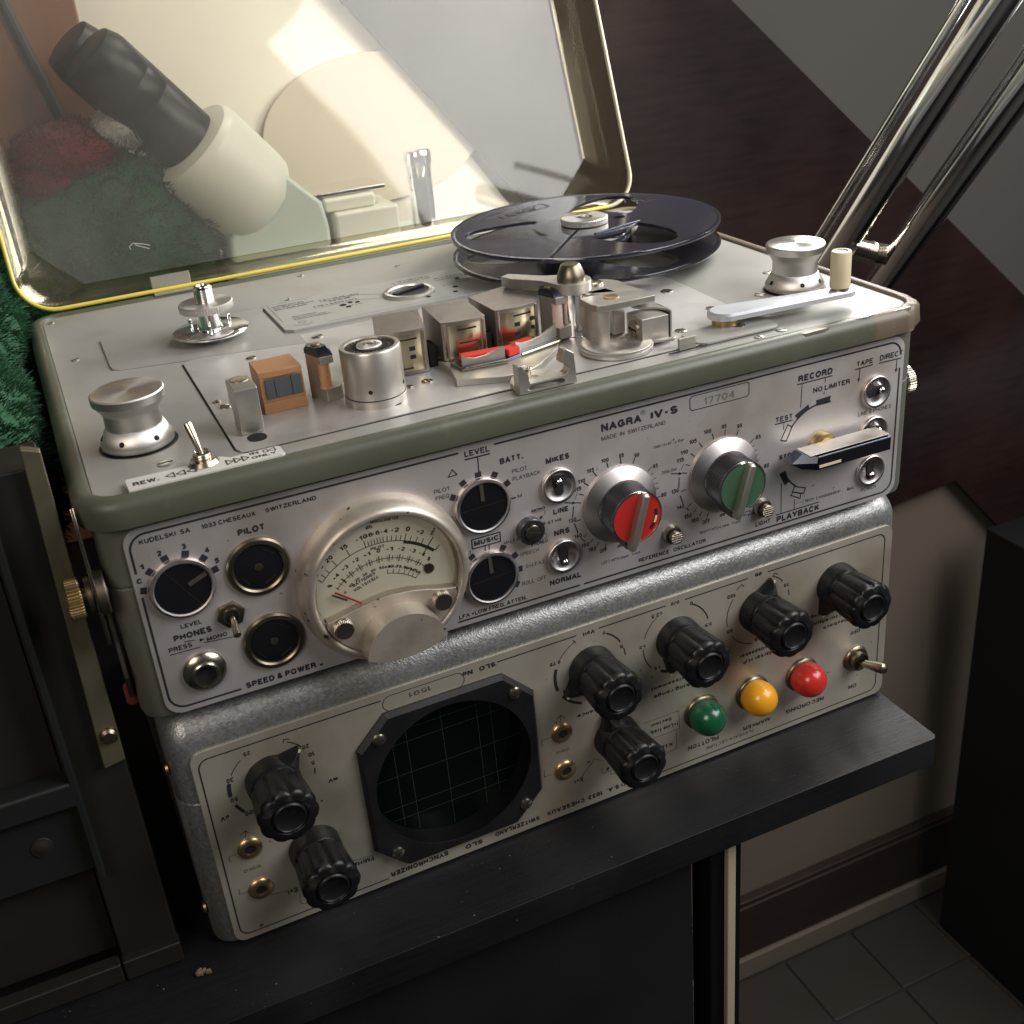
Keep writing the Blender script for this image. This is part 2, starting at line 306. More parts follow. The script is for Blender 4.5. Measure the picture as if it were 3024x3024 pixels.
# stroke lettering in the manner of the engraved sans serif on the panels
def _e(cx, cy, rx, ry, a0, a1, n=9): return [(cx+rx*cos(radians(a0+(a1-a0)*k/n)), cy+ry*sin(radians(a0+(a1-a0)*k/n))) for k in range(n+1)]
_X = .73
FONT = {
 'A': (.78, [[(0, 0), (.39, 1), (.78, 0)], [(.14, .32), (.64, .32)]]),
 'B': (.66, [[(0, 0), (0, 1), (.38, 1)]+_e(.38, .76, .25, .24, 90, -90)+[(0, .52)], [(.38, .52)]+_e(.40, .26, .27, .26, 90, -90)+[(0, 0)]]),
 'C': (.74, [_e(.38, .5, .38, .5, 42, 318, 18)]),
 'D': (.72, [[(0, 0), (0, 1), (.32, 1)]+_e(.32, .5, .40, .5, 90, -90, 14)+[(0, 0)]]),
 'E': (.60, [[(.60, 0), (0, 0), (0, 1), (.58, 1)], [(0, .52), (.54, .52)]]),
 'F': (.56, [[(0, 0), (0, 1), (.56, 1)], [(0, .5), (.5, .5)]]),
 'G': (.78, [_e(.38, .5, .38, .5, 42, 330, 18)+[(.74, .46), (.42, .46)], [(.75, .46), (.75, 0)]]),
 'H': (.70, [[(0, 0), (0, 1)], [(.70, 0), (.70, 1)], [(0, .52), (.70, .52)]]),
 'I': (.0, [[(0, 0), (0, 1)]]),
 'J': (.5, [[(.5, 1), (.5, .25)]+_e(.25, .25, .25, .25, 0, -180)]),
 'K': (.70, [[(0, 0), (0, 1)], [(.66, 1), (0, .34)], [(.22, .56), (.70, 0)]]),
 'L': (.54, [[(0, 1), (0, 0), (.54, 0)]]),
 'M': (.86, [[(0, 0), (0, 1), (.43, .05), (.86, 1), (.86, 0)]]),
 'N': (.70, [[(0, 0), (0, 1), (.70, 0), (.70, 1)]]),
 'O': (.80, [_e(.40, .5, .40, .5, 0, 360, 24)]),
 'P': (.62, [[(0, 0), (0, 1), (.36, 1)]+_e(.36, .73, .27, .27, 90, -90)+[(0, .46)]]),
 'Q': (.80, [_e(.40, .5, .40, .5, 0, 360, 24), [(.5, .22), (.80, -.06)]]),
 'R': (.68, [[(0, 0), (0, 1), (.38, 1)]+_e(.38, .75, .26, .25, 90, -90)+[(0, .5)], [(.40, .5), (.62, .38), (.66, 0)]]),
 'S': (.64, [_e(.32, .74, .29, .26, 25, 250, 12)+_e(.32, .26, .32, .26, 80, -155, 12)]),
 'T': (.64, [[(0, 1), (.64, 1)], [(.32, 1), (.32, 0)]]),
 'U': (.68, [[(0, 1), (0, .3)]+_e(.34, .32, .34, .32, 180, 360, 12)+[(.68, 1)]]),
 'V': (.74, [[(0, 1), (.37, 0), (.74, 1)]]),
 'W': (1.06, [[(0, 1), (.26, 0), (.53, 1), (.80, 0), (1.06, 1)]]),
 'X': (.70, [[(0, 0), (.70, 1)], [(0, 1), (.70, 0)]]),
 'Y': (.72, [[(0, 1), (.36, .42), (.72, 1)], [(.36, .42), (.36, 0)]]),
 'Z': (.64, [[(0, 1), (.64, 1), (0, 0), (.64, 0)]]),
 '0': (.52, [_e(.26, .5, .26, .5, 0, 360, 18)]),
 '1': (.24, [[(0, .76), (.22, .95), (.24, 1), (.24, 0)]]),
 '2': (.54, [_e(.27, .72, .26, .28, 170, -30, 10)+[(0, 0), (.54, 0)]]),
 '3': (.54, [_e(.26, .76, .24, .24, 160, -90, 10), _e(.26, .26, .28, .26, 90, -160, 11)]),
 '4': (.56, [[(.42, 0), (.42, 1), (0, .3), (.56, .3)]]),
 '5': (.54, [[(.50, 1), (.07, 1), (.02, .46)]+_e(.25, .33, .29, .33, 140, -150, 12)]),
 '6': (.54, [_e(.27, .32, .27, .32, 0, 360, 16), [(.0, .34)]+_e(.28, .5, .28, .5, 180, 45, 9)]),
 '7': (.52, [[(0, 1), (.52, 1), (.2, 0)]]),
 '8': (.54, [_e(.27, .76, .23, .24, 0, 360, 16), _e(.27, .26, .27, .26, 0, 360, 16)]),
 '9': (.54, [_e(.27, .68, .27, .32, 0, 360, 16), [(.54, .66)]+_e(.26, .5, .28, .5, 0, -135, 9)]),
 'a': (.46, [_e(.22, .54, .2, .19, 150, 0)+[(.42, .08), (.46, 0)], _e(.2, .21, .2, .21, 70, 330, 12)]),
 'b': (.48, [[(0, 1), (0, 0)], _e(.24, _X/2, .24, _X/2, 0, 360, 14)]),
 'c': (.44, [_e(.24, _X/2, .24, _X/2, 50, 310, 12)]),
 'd': (.48, [[(.48, 1), (.48, 0)], _e(.24, _X/2, .24, _X/2, 0, 360, 14)]),
 'e': (.48, [[(0, .36), (.48, .36)]+_e(.24, _X/2, .24, _X/2, 0, 315, 13)]),
 'f': (.28, [[(.28, 1)]+_e(.22, .84, .12, .16, 90, 180, 5)+[(.10, 0)], [(0, .7), (.26, .7)]]),
 'g': (.48, [_e(.24, _X/2, .24, _X/2, 0, 360, 14), [(.48, _X), (.48, -.05)]+_e(.24, -.06, .24, .2, 0, -150, 8)]),
 'h': (.46, [[(0, 1), (0, 0)], [(0, .45)]+_e(.23, .45, .23, .28, 180, 0)+[(.46, 0)]]),
 'i': (.0, [[(0, 0), (0, .7)], [(0, .9), (0, 1)]]),
 'k': (.44, [[(0, 1), (0, 0)], [(.42, .7), (0, .26)], [(.16, .42), (.44, 0)]]),
 'l': (.0, [[(0, 0), (0, 1)]]),
 'm': (.74, [[(0, .7), (0, 0)], [(0, .48)]+_e(.185, .48, .185, .25, 180, 0)+[(.37, 0)], [(.37, .48)]+_e(.555, .48, .185, .25, 180, 0)+[(.74, 0)]]),
 'n': (.44, [[(0, .7), (0, 0)], [(0, .45)]+_e(.22, .45, .22, .28, 180, 0)+[(.44, 0)]]),
 'o': (.50, [_e(.25, _X/2, .25, _X/2, 0, 360, 16)]),
 'p': (.48, [[(0, _X), (0, -.28)], _e(.24, _X/2, .24, _X/2, 0, 360, 14)]),
 'q': (.48, [[(.48, _X), (.48, -.28)], _e(.24, _X/2, .24, _X/2, 0, 360, 14)]),
 'r': (.26, [[(0, .7), (0, 0)], [(0, .42)]+_e(.24, .42, .24, .28, 180, 90, 5)]),
 's': (.42, [_e(.21, .55, .18, .18, 30, 250, 9)+_e(.21, .19, .21, .19, 80, -150, 9)]),
 't': (.26, [[(.12, .95), (.12, .12), (.18, 0), (.26, 0)], [(0, .7), (.26, .7)]]),
 'u': (.44, [[(0, .7), (0, .28)]+_e(.22, .28, .22, .28, 180, 360)+[(.44, .7)], [(.44, .4), (.44, 0)]]),
 'v': (.44, [[(0, .7), (.22, 0), (.44, .7)]]), 'w': (.66, [[(0, .7), (.17, 0), (.33, .7), (.49, 0), (.66, .7)]]),
 'x': (.44, [[(0, 0), (.44, .7)], [(0, .7), (.44, 0)]]),
 'y': (.44, [[(0, .7), (.22, .02)], [(.44, .7), (.14, -.26), (0, -.28)]]),
 'z': (.42, [[(0, .7), (.42, .7), (0, 0), (.42, 0)]]),
 'µ': (.44, [[(0, .7), (0, -.28)], [(0, .28)]+_e(.22, .28, .22, .28, 180, 360)+[(.44, .7)]]),
 'Ω': (.70, [[(0, 0), (.24, 0)]+_e(.35, .56, .35, .44, 245, -65, 18)+[(.46, 0), (.70, 0)]]),
 '&': (.66, [[(.66, 0), (.16, .66)]+_e(.31, .82, .16, .18, 200, -40, 9)+[(.12, .44)]+_e(.28, .24, .26, .24, 140, 350, 10)+[(.62, .42)]]),
 '.': (.0, [[(0, -.13), (0, .16)]]), ',': (.06, [[(.06, .08), (0, -.12)]]), '-': (.32, [[(0, .42), (.32, .42)]]), '=': (.46, [[(0, .6), (.46, .6)], [(0, .32), (.46, .32)]]),
 '+': (.5, [[(0, .45), (.5, .45)], [(.25, .2), (.25, .7)]]), '±': (.5, [[(0, .55), (.5, .55)], [(.25, .3), (.25, .8)], [(0, .05), (.5, .05)]]), '/': (.36, [[(0, -.05), (.36, 1.05)]]),
 '%': (.8, [_e(.16, .76, .16, .22, 0, 360, 10), _e(.64, .24, .16, .22, 0, 360, 10), [(.2, 0), (.6, 1)]]), '°': (.26, [_e(.13, .85, .13, .14, 0, 360, 10)]), '"': (.16, [[(0, 1), (0, .76)], [(.16, 1), (.16, .76)]]),
 '(': (.2, [_e(.4, .42, .4, .66, 130, 230, 8)]), ')': (.2, [_e(-.2, .42, .4, .66, -50, 50, 8)]),
}
def _glyphs(s, bold):
    t = {1: .28, 0: .225, -1: .16}[bold]; x = 0; V = []; F = []
    for ch in s:
        if ch == ' ': x += .34; continue
        w, S = FONT[ch]
        for P in S:
            P = [(x+t/2+p[0]*(1-t*.35), t/2+p[1]*(1-t)) for p in P]
            for (ax, ay), (bx, by) in zip(P, P[1:]):
                l = math.hypot(bx-ax, by-ay)
                if l < 1e-5: continue
                dx, dy = (bx-ax)/l, (by-ay)/l; e = t*.5 if len(P) == 2 or l > t*.8 else t*.25; e *= (.75 if len(P) > 2 else .0 if l > .3 else 0)
                if len(P) > 5: e = t*.14
                nx, ny = -dy*t/2, dx*t/2; ax2, ay2, bx2, by2 = ax-dx*e, ay-dy*e, bx+dx*e, by+dy*e; o = len(V)
                V += [(ax2-nx, ay2-ny), (bx2-nx, by2-ny), (bx2+nx, by2+ny), (ax2+nx, ay2+ny)]; F.append((o, o+1, o+2, o+3))
        x += w*(1-t*.35)+t+.12
    return V, F
def text(mb, s, x0, z0, x1, cap, bold, y=-.06, place=None):
    v, f = _glyphs(s, bold); a, b = min(q[0] for q in v), max(q[0] for q in v)
    sx = (x1-x0)/(b-a); sz = cap*(1 if x1 > x0 else -1)
    pts = []
    for i, q in enumerate(v):
        d = .002*((i//4) % 7)
        if place: P = place((q[0]-a)*sx, q[1]*sz); pts.append((P[0], P[1]-d, P[2]+d))
        else: pts.append((x0+(q[0]-a)*sx, y-d, z0+q[1]*sz))
    mb.add(pts, f)

# measured lettering: string, x0, baseline z, x1, cap height, weight (mm on the panel)
TXT_R=[
 ('KUDELSKI  SA',3.2,63.4,19.4,1.75,0),
 ('1033 CHESEAUX',23.0,63.3,40.7,1.67,0),
 ('SWITZERLAND',44.1,63.4,61.4,1.53,0),
 ('PILOT',33.8,57.5,42.6,2.41,1),
 ('C',-0.5,50.0,1.3,1.93,1),
 ('1',1.6,54.7,2.9,1.96,1),
 ('2',7.7,57.8,9.1,1.99,1),
 ('3',15.6,58.0,17.0,2.01,1),
 ('4',22.3,54.6,23.8,2.03,1),
 ('5',24.8,50.0,26.2,2.05,1),
 ('LEVEL',9.3,29.7,16.3,1.62,0),
 ('PHONES',6.2,25.6,18.9,2.37,1),
 ('MONO',16.5,22.4,23.5,1.54,0),
 ('SPEED & POWER',25.8,-0.5,50.9,2.39,1),
 ('PRESS',3.8,22.0,11.5,1.88,0),
 ('PILOT',102.4,54.0,108.3,1.58,-1),
 ('FREQ',102.7,51.3,107.9,1.64,-1),
 ('LEVEL',115.1,64.8,124.6,2.29,0),
 ('BATT.',128.0,58.7,137.1,2.34,1),
 ('PILOT',132.4,54.0,138.3,1.63,-1),
 ('PLAYBACK',132.3,51.0,143.4,1.64,-1),
 ('M',133.7,43.9,135.4,1.42,-1),
 ('MIKES',145.7,54.1,155.3,2.35,1),
 ('LINE',147.3,33.1,153.5,2.18,1),
 ('MONO',138.6,36.5,144.2,1.20,0),
 ('ST HS',144.8,29.8,150.5,1.27,0),
 ('NRS',146.9,24.0,153.5,2.39,1),
 ('STEREO',137.2,22.6,144.3,1.36,0),
 ('NORMAL',143.7,3.5,157.0,2.35,1),
 ('MUSIC',115.0,29.4,124.7,2.10,1),
 ('M+LFA1',126.6,26.5,133.5,1.55,-1),
 ('FLAT',109.4,26.6,113.7,1.42,-1),
 ('SPEECH',132.6,19.8,140.4,1.57,-1),
 ('S+LFA2',134.5,14.2,142.2,1.59,-1),
 ('ROLL  OFF',132.4,7.2,142.6,1.68,-1),
 ('LFA =LOW FREQ. ATTEN.',106.1,0.2,133.7,3.04,0),
 ('NAGRA',168.7,61.0,185.7,3.14,1),
 ('IV-S',189.6,60.9,201.3,3.20,1),
 ('R',185.9,64.1,186.9,0.99,-1),
 ('MADE  IN  SWITZERLAND',168.7,57.5,195.9,1.71,-1),
 ('0db=2x10   µ Bar',190.5,48.8,203.9,1.14,-1),
 ('-4',198.1,49.9,199.6,1.03,-1),
 ('200µ Bar',193.7,37.3,200.5,1.28,-1),
 ('REFERENCE   OSCILLATOR',182.4,2.0,213.2,1.78,0),
 ('LEFT=N°1=Upper  Track',166.0,6.0,183.4,1.23,-1),
 ('RIGHT=N°2=Lower  Track',210.5,6.3,229.6,1.32,-1),
 ('db',173.2,11.3,175.7,1.43,0),
 ('db',219.8,11.4,222.4,1.59,0),
 ('Press',231.2,8.0,236.1,1.56,-1),
 ('LIGHT',237.0,1.9,244.1,2.12,0),
 ('17704',212.6,60.8,227.0,2.96,-1),
 ('RECORD',255.9,60.4,272.3,2.80,1),
 ('NO LIMITER',263.2,54.2,281.1,2.23,0),
 ('TEST',245.8,45.7,253.6,2.32,0),
 ('TAPE',284.2,60.6,292.0,2.16,0),
 ('DIRECT',295.5,60.6,306.9,2.39,0),
 ('LINE & PHONES',286.2,38.6,303.0,1.79,-1),
 ('STOP',247.8,29.1,255.7,2.09,1),
 ('Batt.',282.7,5.9,286.4,1.44,0),
 ('POWER',290.0,3.2,297.9,1.65,-1),
 ('With  Loudspeaker',261.3,6.2,279.4,1.56,-1),
 ('PLAYBACK',247.3,0.9,268.6,2.91,1),
 ('80',193.3,27.6,195.6,1.82,0),
 ('80',240.6,27.4,243.0,1.89,0),
 ('85',190.0,40.7,192.2,1.77,0),
 ('85',236.4,41.0,238.8,1.83,0),
 ('90',182.2,47.3,184.3,1.74,0),
 ('90',227.7,47.9,230.0,1.79,0),
 ('95',175.7,48.8,177.8,1.72,0),
 ('95',220.7,49.4,222.9,1.78,0),
 ('100',168.2,48.6,171.3,1.71,0),
 ('100',212.6,49.1,216.0,1.77,0),
 ('105',162.0,46.1,165.1,1.72,0),
 ('105',206.1,46.6,209.5,1.77,0),
 ('110',158.1,42.8,161.2,1.72,0),
 ('110',202.2,43.1,205.5,1.78,0),
 ('115',156.3,40.0,159.4,1.73,0),
 ('115',200.4,40.2,203.7,1.79,0),
 ('130',153.3,27.8,156.5,1.77,0),
 ('130',197.8,27.7,201.1,1.83,0),
 ('140',155.2,20.5,158.4,1.80,0),
 ('140',200.1,20.1,203.5,1.86,0),
 ('150',158.0,15.8,161.2,1.82,0),
 ('150',203.4,15.2,206.8,1.88,0),
 ('160',160.9,13.1,164.1,1.83,0),
 ('160',206.5,12.4,210.0,1.90,0),
 ('OFF',165.6,11.1,168.8,1.85,0),
 ('OFF',211.7,10.3,215.2,1.91,0),
]
LN_R=[
 ([(3.9, 21.2), (13.9, 21.0)],0.35),
 ([(9.4, 24.6), (12.7, 24.3)],0.35),
 ([(15.5, 22.2), (26.1, 21.2)],0.35),
 ([(115.2, 63.9), (124.5, 63.9)],0.60),
 ([(119.9, 63.5), (119.8, 58.2)],0.45),
 ([(130.9, 44.3), (132.8, 44.3)],0.60),
 ([(108.3, 59.0), (111.6, 59.2), (110.0, 61.5), (108.3, 59.0)],0.40),
 ([(114.3, 32.2), (125.5, 32.3), (125.4, 28.5), (114.3, 28.5), (114.3, 32.2)],0.50),
 ([(119.2, 28.5), (119.1, 26.5)],0.40),
 ([(120.8, 28.5), (120.7, 26.4)],0.40),
 ([(138.7, 36.2), (144.0, 36.0), (144.1, 34.6), (142.5, 33.7)],0.15),
 ([(137.4, 24.8), (144.0, 24.4), (144.0, 26.0), (142.5, 27.1)],0.15),
 ([(152.2, 36.8), (156.0, 35.6)],0.45),
 ([(197.9, 36.5), (202.0, 35.4)],0.45),
 ([(157.7, 39.4), (156.5, 37.0)],0.20),
 ([(203.4, 39.2), (202.4, 36.9)],0.20),
 ([(155.7, 34.2), (155.1, 29.9)],0.45),
 ([(155.6, 27.2), (156.8, 22.9)],0.45),
 ([(158.0, 20.1), (159.6, 18.2)],0.40),
 ([(201.4, 33.9), (201.2, 29.6)],0.45),
 ([(201.7, 25.9), (202.9, 22.2)],0.45),
 ([(204.4, 19.9), (205.4, 18.6)],0.40),
 ([(255.5, 59.6), (272.2, 59.6)],0.50),
 ([(257.8, 59.4), (257.5, 49.7)],0.35),
 ([(268.9, 59.6), (268.9, 57.4)],0.35),
 ([(268.6, 53.7), (268.6, 52.5)],0.35),
 ([(245.5, 45.2), (253.6, 45.1)],0.50),
 ([(249.7, 45.0), (249.5, 42.1)],0.35),
 ([(283.6, 59.6), (292.1, 59.8)],0.50),
 ([(285.8, 59.5), (285.6, 55.1)],0.40),
 ([(295.4, 59.7), (306.4, 59.5)],0.50),
 ([(304.3, 59.2), (304.3, 55.0)],0.40),
 ([(247.1, 4.6), (268.3, 4.6)],0.50),
 ([(249.2, 18.4), (249.4, 4.9)],0.35),
 ([(255.9, 9.3), (256.0, 4.9)],0.35),
 ([(256.2, 7.2), (260.4, 7.0)],0.15),
 ([(260.4, 8.2), (260.4, 5.8)],0.15),
 ([(231.9, 10.2), (233.8, 10.2)],0.30),
 ([(234.2, 10.7), (234.3, 9.5)],0.30),
]
PG_R=[
 ([(248.3, 37.6), (251.0, 36.7), (253.6, 42.1), (251.6, 43.6), (248.3, 37.6)],0.50),
 ([(254.7, 46.8), (261.2, 50.0), (261.8, 48.1), (255.9, 45.2)],-1.00),
 ([(264.9, 50.9), (272.0, 51.2), (271.5, 48.3), (265.1, 48.4)],-1.00),
 ([(248.0, 22.9), (251.0, 23.7), (253.1, 18.1), (250.8, 17.1)],-1.00),
 ([(255.8, 15.2), (261.2, 13.1), (260.4, 10.8), (254.7, 13.0), (255.8, 15.2)],0.50),
 ([(255.0, 12.9), (259.0, 11.2), (258.8, 8.9), (254.0, 11.7), (255.0, 12.9)],0.50),
]
TXT_S=[
 ('SLO   No',115.7,84.8,101.9,2.30,1),
 ('SYNCHRONIZER',86.3,2.8,61.3,2.66,1),
 ('SLO',101.6,1.9,93.8,2.40,1),
 ('SWITZERLAND',128.0,2.5,107.4,2.47,1),
 ('KUDELSKI S.A.  1033  CHESEAUX',184.0,2.7,131.6,2.54,1),
 ('Volt',159.5,84.5,154.1,1.90,1),
 ('0/0',199.1,84.9,195.0,1.78,0),
 ('db',240.2,85.4,236.5,2.08,1),
 ('0',164.2,82.0,163.0,1.73,0),
 ('5',172.0,72.9,170.4,1.91,0),
 ('0,75',143.4,75.5,138.7,1.79,1),
 ('1',144.8,60.8,143.6,1.86,0),
 ('±2,5',190.8,82.1,185.7,1.97,0),
 ('±2',182.4,69.0,179.5,1.62,0),
 ('1,5',189.3,56.4,186.1,1.89,0),
 ('0',205.6,82.2,204.2,1.82,0),
 ('0,5',214.8,69.0,211.5,1.88,0),
 ('100',227.0,79.2,222.7,2.10,0),
 ('90',225.4,62.1,222.4,2.17,0),
 ('70',254.5,75.5,251.7,1.87,0),
 ('0',205.6,82.2,204.4,1.86,0),
 ('85',240.3,53.0,236.6,1.84,0),
 ('Tracking range',211.2,42.2,185.3,2.10,0),
 ('Asservissement',211.2,46.4,184.3,1.78,0),
 ('Reference',165.9,46.3,149.0,1.88,0),
 ('Marker H.P.',247.2,43.5,230.1,2.30,0),
 ('Loudspeaker',247.1,47.0,229.0,2.13,0),
 ('Playback',288.7,46.2,273.7,1.91,0),
 ('Lecture',288.5,49.8,274.8,1.90,0),
 ('Enreg.',274.2,54.2,266.5,1.88,0),
 ('Record',274.4,50.4,266.7,2.44,0),
 ('OFF',295.1,38.2,289.3,2.12,0),
 ('ON',294.7,7.9,290.0,2.30,0),
 ('RECORDING',275.9,7.7,254.5,2.37,0),
 ('MARKER',245.6,7.5,231.0,2.28,0),
 ('PILOTTON',217.9,8.5,201.8,2.54,0),
 ('PLAYBACK-LECTURE',236.8,4.4,211.2,1.65,-1),
 ('f=Line freq.',197.1,24.2,182.9,2.16,0),
 ('Secteur',193.9,27.8,183.4,1.84,0),
 ('Xtal',194.2,14.4,187.2,2.18,0),
 ('Ext.',149.5,13.8,144.6,2.17,0),
 ('20KΩ',144.2,31.7,138.1,1.36,-1),
 ('f',162.3,14.0,160.7,1.79,0),
 ('25',18.6,81.7,16.0,1.92,0),
 ('30',10.8,73.1,8.2,2.33,0),
 ('50',10.6,64.3,7.9,2.25,0),
 ('100',15.8,56.3,11.8,2.30,0),
 ('20',39.6,76.4,37.0,2.09,0),
 ('10',41.1,72.3,38.6,2.12,0),
 ('5',40.4,68.2,39.1,1.86,0),
 ('mV',47.7,57.6,43.9,1.88,1),
 ('µV',6.1,57.5,2.9,1.95,1),
 ('100KΩ',13.3,30.5,6.5,1.49,-1),
 ('FM(Hz)',55.7,14.5,46.7,2.37,0),
 ('Ext.',24.2,13.4,19.6,2.36,0),
 ('1591',89.0,83.7,79.9,2.26,-1),
]
LN_S=[
 ([(4.7, 84.9), (66.8, 83.5)],0.50),
 ([(0.1, 78.8), (-0.4, 6.5)],0.50),
 ([(2.9, -0.0), (30.9, -0.2)],0.50),
 ([(46.5, 0.6), (58.8, 0.5)],0.50),
 ([(58.8, 83.3), (66.9, 83.5)],0.50),
 ([(46.2, 0.8), (58.9, 0.6)],0.50),
 ([(118.9, 84.0), (150.9, 84.1)],0.50),
 ([(121.2, 84.1), (151.2, 84.2)],0.50),
 ([(161.3, 84.5), (192.0, 84.4)],0.50),
 ([(202.1, 84.7), (211.7, 84.6)],0.50),
 ([(202.2, 84.5), (232.8, 84.6)],0.50),
 ([(243.5, 84.8), (303.5, 84.3)],0.50),
 ([(305.7, 81.9), (306.6, 1.5)],0.50),
 ([(188.3, 0.3), (304.2, -1.9)],0.50),
 ([(180.5, 29.7), (197.6, 29.6), (197.7, 20.1), (181.5, 19.9)],0.20),
 ([(196.0, 19.4), (196.1, 10.0), (189.7, 9.1)],0.20),
 ([(149.0, 14.1), (155.7, 20.9), (159.4, 18.5)],0.25),
 ([(159.1, 15.1), (159.0, 11.8), (163.5, 11.6)],0.20),
 ([(162.8, 11.3), (163.1, 9.5), (166.6, 9.0)],0.20),
 ([(136.6, 40.1), (132.1, 40.0), (132.2, 36.9)],0.20),
 ([(132.1, 25.0), (132.0, 21.3), (136.7, 21.0)],0.20),
 ([(141.2, 45.0), (141.5, 48.8)],0.20),
 ([(139.7, 47.9), (141.6, 49.1), (143.2, 47.2)],0.30),
 ([(5.4, 39.1), (2.6, 38.9), (2.5, 36.2)],0.20),
 ([(3.2, 22.6), (3.0, 20.2), (6.6, 20.0)],0.20),
 ([(10.1, 44.9), (10.5, 47.8)],0.20),
 ([(8.4, 46.9), (10.5, 47.8), (11.6, 46.5)],0.30),
 ([(14.1, 14.3), (19.3, 13.6)],0.20),
 ([(24.6, 9.5), (24.2, 5.5), (25.0, 4.3), (27.4, 3.9)],0.20),
 ([(46.8, 15.8), (55.2, 14.7)],0.20),
 ([(149.6, 82.6), (150.7, 81.0)],0.40),
 ([(227.3, 80.4), (229.9, 82.3), (231.0, 80.9)],0.40),
 ([(245.7, 81.0), (246.6, 82.4), (248.6, 81.3)],0.40),
 ([(271.6, 53.3), (272.2, 55.6), (279.7, 53.5)],0.25),
]

# ================================================================== room
b = MB(); b.box(-900, 1500, -900, 450, -858, -850.6); tag(b.build('floor', 'grout', smooth=0), 'dark grey tiled floor seen below the desk', None, kind='structure'); FLOOR = bpy.data.objects['floor']
tm = None
for i in range(9):
    for j in range(6):
        x0 = 215+i*92; y1 = 418-j*92+((i*37) % 3)*.0
        if tm is None:
            b = MB(); L = [[(x, y, z) for x, y in rrect(ins, 89-ins, ins, 89-ins, 2, 2)] for ins, z in ((0, -850.6), (0, -848.8), (.8, -848))]
            b.loops(L); t = b.build('tile', 'tile', FLOOR, origin=(0, 0, -850.6)); tm = t
        else:
            t = tm.copy(); col.objects.link(t)
        t.parent = FLOOR; t.location = (Vector((x0, y1-89, -850.6+random.uniform(-.3, .3)))-Vector(FLOOR['_o']))*MM; t['_o'] = (x0, y1-89, -850.6)
b = MB(); b.box(-700, 1500, 440, 470, -850, 700)
WALL = tag(b.build('wall', 'wall', smooth=0), None, None, kind='structure')
b = MB(); b.plate([(-700, -100), (250, -100), (400, -60), (222, 195), (140, 330), (-40, 700), (-700, 700)], [], 434, 439, 'xz'); tag(b.build('cream_wall', 'cream', smooth=0), None, None, kind='structure')
b = MB(); b.plate([(509, 140), (300, 323), (100, 500), (-110, 700), (1500, 700), (1500, -640), (1290, -560), (835, -145)], [], 431, 437, 'xz'); tag(b.build('sloping_ceiling', 'unlit_grey_wall', smooth=0), None, None, kind='structure')
b = MB(); b.plate([(216, 196), (361, 14), (540, -190), (600, -330), (700, -298), (771, -292), (831, -357), (1100, -600), (1300, -520), (1300, -520), (900, -176), (835, -120), (509, 166), (110, 516), (-40, 518)], [], 424.5, 430.5, 'xz')
tag(b.build('roof_beam', 'beam', bevel=1.5), 'broad dark brown roof beam running diagonally behind the recorder', 'beam')
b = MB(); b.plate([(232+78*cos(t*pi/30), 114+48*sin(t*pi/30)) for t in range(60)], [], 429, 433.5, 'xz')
tag(b.build('lid_reflection_oval', 'oval', bevel=1), 'pale oval disc added behind the clear lid to stand in for a reflection', 'disc')  # added oval, stands in for a faint ellipse reflected in the lid
b = MB(); b.box(150, 1000, 428, 439.5, -820, -741); b.box(150, 1000, 424, 428.2, -818, -745)
tag(b.build('skirting_board', 'skirting', bevel=1.5), 'dark mahogany skirting board along the wall above the floor', 'skirting board')
b = MB(); b.box(150, 1000, 420, 439.3, -848, -820.3); tag(b.build('wall_plinth', 'wall', bevel=1), None, None, kind='structure')
b = MB(); b.box(769, 830, 100, 378, -846, -323); tag(b.build('wardrobe', 'wardrobe', bevel=2), 'tall black cabinet standing on the floor at the right edge', 'cabinet')
b = MB(); b.box(-300, 56, 396, 412, -112, 420)
ob = tag(b.build('wooden_board', 'orange_wood', bevel=1.5), 'orange brown wooden board standing behind the plush toy', 'board')
b = MB(); b.tube([(-10, 394.5, 290), (16, 394.5, 222), (35, 394.5, 143)], [3, 3, 3.5], 10); b.build('groove', 'rack_dark', ob)

# ================================================================== desk
desk = empty('desk', (100, 150, -848), 'black stained wooden desk top carrying the stacked instruments', 'desk')
b = MB(); b.plate(rrect(-320, 313.5, -34, 395, 3, 4), [], -127.5, -112.3); b.build('desk_top', 'desk', desk, bevel=1.1, bseg=3)
b = MB(); b.box(200.5, 217, -22, -6, -846, -127.8); b.build('leg', 'black', desk, bevel=1)
b = MB(); b.box(207.4, 211.8, -25.5, -22.3, -846, -133); b.build('leg_strip', 'cable', desk, bevel=.6)
b = MB(); b.box(200.5, 217, 340, 356, -846, -127.8); b.build('leg', 'black', desk, bevel=1)
b = MB(); b.box(-300, 192.5, -20, 330, -800, -127.8); b.build('drawer_unit', 'wardrobe', desk, bevel=1)
b = MB(); b.tube([(187, -8, -205), (193, 20, -222), (199, 60, -245)], 3.2, 10); b.build('brace', 'black', desk)
# small crumb on the desk
b = MB(); random.seed(3)
for k in range(7):
    cx, cy = random.uniform(-2.4, 2.4), random.uniform(-2, 2); r = random.uniform(1.2, 2.2)
    b.lathe([(r*.3, 0), (r, r*.3), (r*.9, r*.8), (r*.2, r*1.1)], (-13+cx, -8+cy, -112.3), 'z', 7, mod=lambda i, r_, h: .6+.2*sin(i*2.3))
tag(b.build('crumb', 'crumb', smooth=0), 'small brown crumb lying on the desk left of the lower unit', 'crumb')

